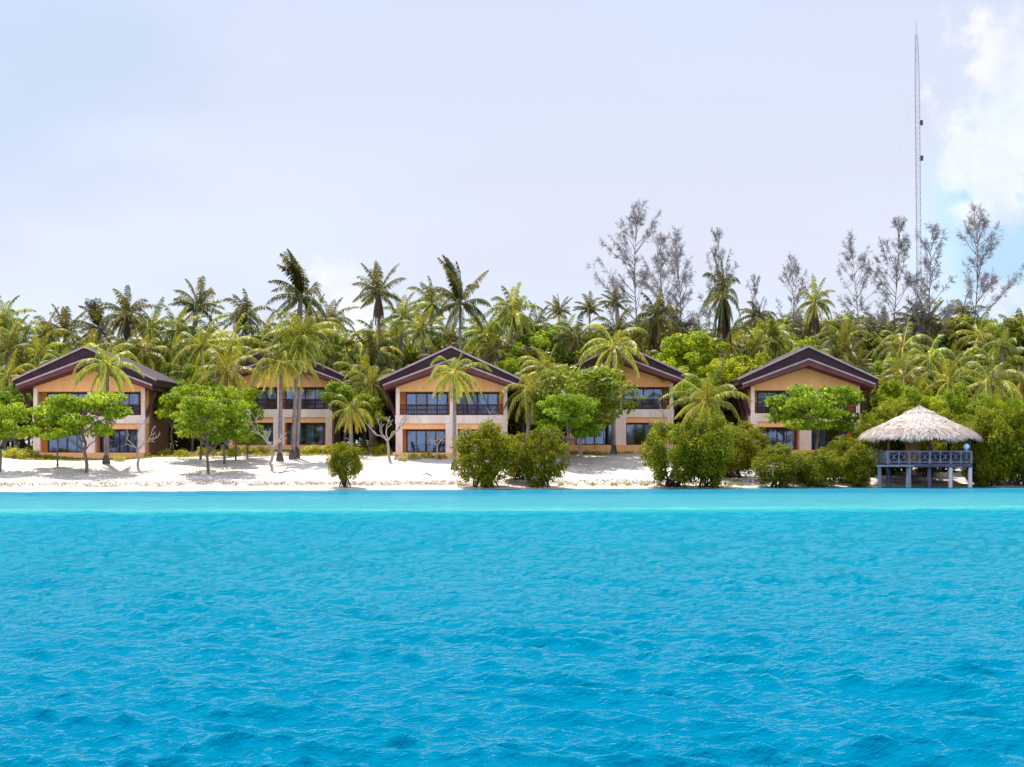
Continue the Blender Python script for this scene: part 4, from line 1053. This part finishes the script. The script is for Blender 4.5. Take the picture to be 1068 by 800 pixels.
for i in range(44):                               # undergrowth between the trunks, closing the view under the crowns
    px = -30 + (i % 22) * 52 + r_.uniform(-10, 10) + (26 if i >= 22 else 0); Y = (176 if i < 22 else 168) + r_.uniform(-3, 3); x = (px - 534) / F * Y
    a = tree('thicket_bush', THK[i % 2], (x, Y, gz(x, Y)), r_.uniform(.9, 1.15), None, 'bush', None, sz=r_.uniform(.95, 1.35)); BG.append((px, 'bush', a, 'shady thicket', 0))
for i in range(26):                               # scattered palms filling the belt
    px = 5 + i * 42 + r_.uniform(-14, 14)
    palm(px, 358 + r_.uniform(-16, 22), r_.uniform(168, 184), r_.uniform(3.4, 4.4), r_.choice(['full', 'bright', 'full', 'droop', 'mop']), r_.random() < .35)

for i in range(20):                               # smaller crowns between the big ones
    px = 22 + i * 54 + r_.uniform(-16, 16)
    palm(px, 372 + r_.uniform(-12, 20), r_.uniform(163, 170), r_.uniform(2.8, 3.5), r_.choice(['full', 'spiky', 'mop', 'full']), r_.random() < .6)
# the same wood going on past both edges of the view, one mass
wq = QB(); rw = np.random.RandomState(99); wc = []; wr = []
for k in range(64):
    Y = rw.uniform(152, 200); px = rw.uniform(1085, 1600) if k % 2 else rw.uniform(-540, -22); x = (px - 534) / F * Y; hh = rw.uniform(8, 15); g0 = gz(x, Y)
    wq.tube([(x, Y, g0 - .3), (x + .3, Y, g0 + hh * .5), (x, Y, g0 + hh * .8)], [.25, .18, .06], 6, .1, cap=False)
    for _ in range(34):
        u = unit(rw.normal(0, 1, 3)); c_ = np.array([x, Y, g0 + hh * .52]) + u * np.array([3.8, 3.8, hh * .46]) * rw.uniform(.5, 1); wc.append(c_); wr.append((1.2, 1.2, .8))
clumps_to_leaves(wq, rw, np.array(wc), np.array(wr), 46, .6, tint=.45, tv=.2)
tag(obj('far_wood', wq, M['forest']), 'green wood going on past the edges of the view', 'wood', kind='stuff')
REG = [(-99, 20, 'left of the leftmost villa'), (20, 93, 'behind left half of leftmost villa'), (93, 178, 'behind right half of leftmost villa'), (178, 238, 'between leftmost and second villas'), (238, 291, 'behind left half of second villa'), (291, 350, 'behind right half of second villa'),
       (350, 405, 'between second and middle villas'), (405, 471, 'behind left half of middle villa'), (471, 535, 'behind right half of middle villa'), (535, 592, 'between middle and fourth villas'), (592, 647, 'behind left half of fourth villa'),
       (647, 710, 'behind right half of fourth villa'), (710, 775, 'between fourth and rightmost villas'), (775, 840, 'behind left half of rightmost villa'), (840, 911, 'behind right half of rightmost villa'), (911, 962, 'between rightmost villa and lattice mast'), (962, 1020, 'right of lattice mast, above the hut'), (1020, 2000, 'at right picture edge')]
rows_ = {}
for px, kw, a, look, sk in BG:
    where = next(t_ for p0, p1, t_ in REG if p0 <= px < p1)
    rows_.setdefault((kw, look, where), []).append((px, a, sk))
for (kw, look, where), lst in rows_.items():
    lst.sort(key=lambda e: e[0])
    for k, (px, a, sk) in enumerate(lst):
        noun = 'palm' if kw == 'palm' else ('tree' if kw == 'tree' else 'bush')
        lab = '%s %s %s' % (look, noun, where)
        if len(lst) == 2: lab += ', ' + ('left one' if k == 0 else 'right one')
        elif len(lst) > 2: lab += ', ' + NTH[k]
        tag(a, lab, {'palm': 'palm tree', 'tree': 'tree', 'bush': 'bush'}[kw], {'palm': 'coconut palms behind and before the villas', 'tree': 'broad-leaved trees of the belt behind the villas', 'bush': 'thicket bushes under the palms behind the villas'}[kw])

# ------------------------------------------------------------------ small things on the beach
def litter(name, label, n, seed, fx, fy, size, flat=True, material='litter', rise=.02, cat='leaf litter'):
    r = np.random.RandomState(seed); x = fx(r, n); s_ = fy(r, n); y = shore(x) + s_; z = ground(x, y) + rise + .01
    d = unit(np.stack([r.normal(0, 1, n), r.normal(0, 1, n), r.uniform(-.05, .35, n) if flat else r.uniform(.5, 1.6, n)], -1)); nr = unit(UP + r.normal(0, .3, (n, 3))); wv = unit(np.cross(d, nr))
    q = QB(); q.leaves(np.stack([x, y, z], -1), d, wv, size * r.uniform(.5, 1.5, n), size * .45, r.uniform(0, 1, n))
    tag(obj(name, q, M[material]), label, cat, kind='stuff')
litter('seaweed_line', 'broken line of dry brown seaweed along the small sand step', 5000, 1, lambda r, n: r.uniform(-60, 30, n), lambda r, n: 4.2 + r.normal(0, .35, n), .16)
litter('leaf_litter', 'dry brown leaves scattered on the sand under the trees', 4500, 2, lambda r, n: np.where(r.rand(n) < .6, r.choice([-47, -35, -24.5, -25.5, 6, 6, 11], n) + r.normal(0, 2.6, n), r.uniform(-60, 45, n)), lambda r, n: np.clip(r.normal(12, 5, n), 4.6, 26), .14)
litter('ground_cover', 'low yellowish grass and creeping plants at the back of the beach', 14000, 3, lambda r, n: np.repeat(r.uniform(-70, 70, n // 70), 70) + r.normal(0, .8, n), lambda r, n: np.repeat(np.clip(24.5 + np.abs(r.normal(0, 4, n // 70)), 22, 60), 70) + r.normal(0, .5, n), .24, False, 'grass', 0, 'ground cover')
for i, (px, wd) in enumerate([(640, 5), (655, 4), (672, 5), (688, 4), (585, 4), (600, 3), (618, 4), (480, 4), (760, 5), (772, 4)]):
    g_ = on_ground(px, 506.5); s_ = wd / F * g_.y / 1.15
    tree('mangrove_seedling', SHR[i % 3], g_, s_, 'small green seedling in the sand at the waterline, %s of that row' % NTH[[7 - 7, 1, 2, 3, 4, 5, 6, 7, 8, 9][sorted([480, 585, 600, 618, 640, 655, 672, 688, 760, 772]).index(px)]], 'seedling', 'small seedlings along the waterline', sz=s_ * .8)
def drift(px, py, L, rz, label, k):
    r = np.random.RandomState(70 + k); g_ = on_ground(px, py); q = QB()
    pts = limb(q, r, (-L / 2, 0, .06), (L / 2, 0, .12), .06, .03, .15, 6); limb(q, r, pts[2], pts[2] + np.array([.3 * L, .2, .35 * L]), .03, .012, .15, 4); limb(q, r, pts[4], pts[4] + np.array([.15 * L, -.2, .2 * L]), .025, .01, .15, 4)
    o_ = obj('driftwood', q, M['bark'], None, True, loc=g_, rot=(0, 0, rz)); tag(o_, label, 'driftwood', 'driftwood lying on the sand')
drift(445, 497, 1.4, 2.2, 'small twisted driftwood branch on the sand before the middle villa', 0)
drift(560, 496, 1.8, .2, 'dry branch lying on the sand behind the waterline mangroves', 1)
drift(300, 494, 1.6, .4, 'thin fallen branch right of the bare tree before the second villa', 2)
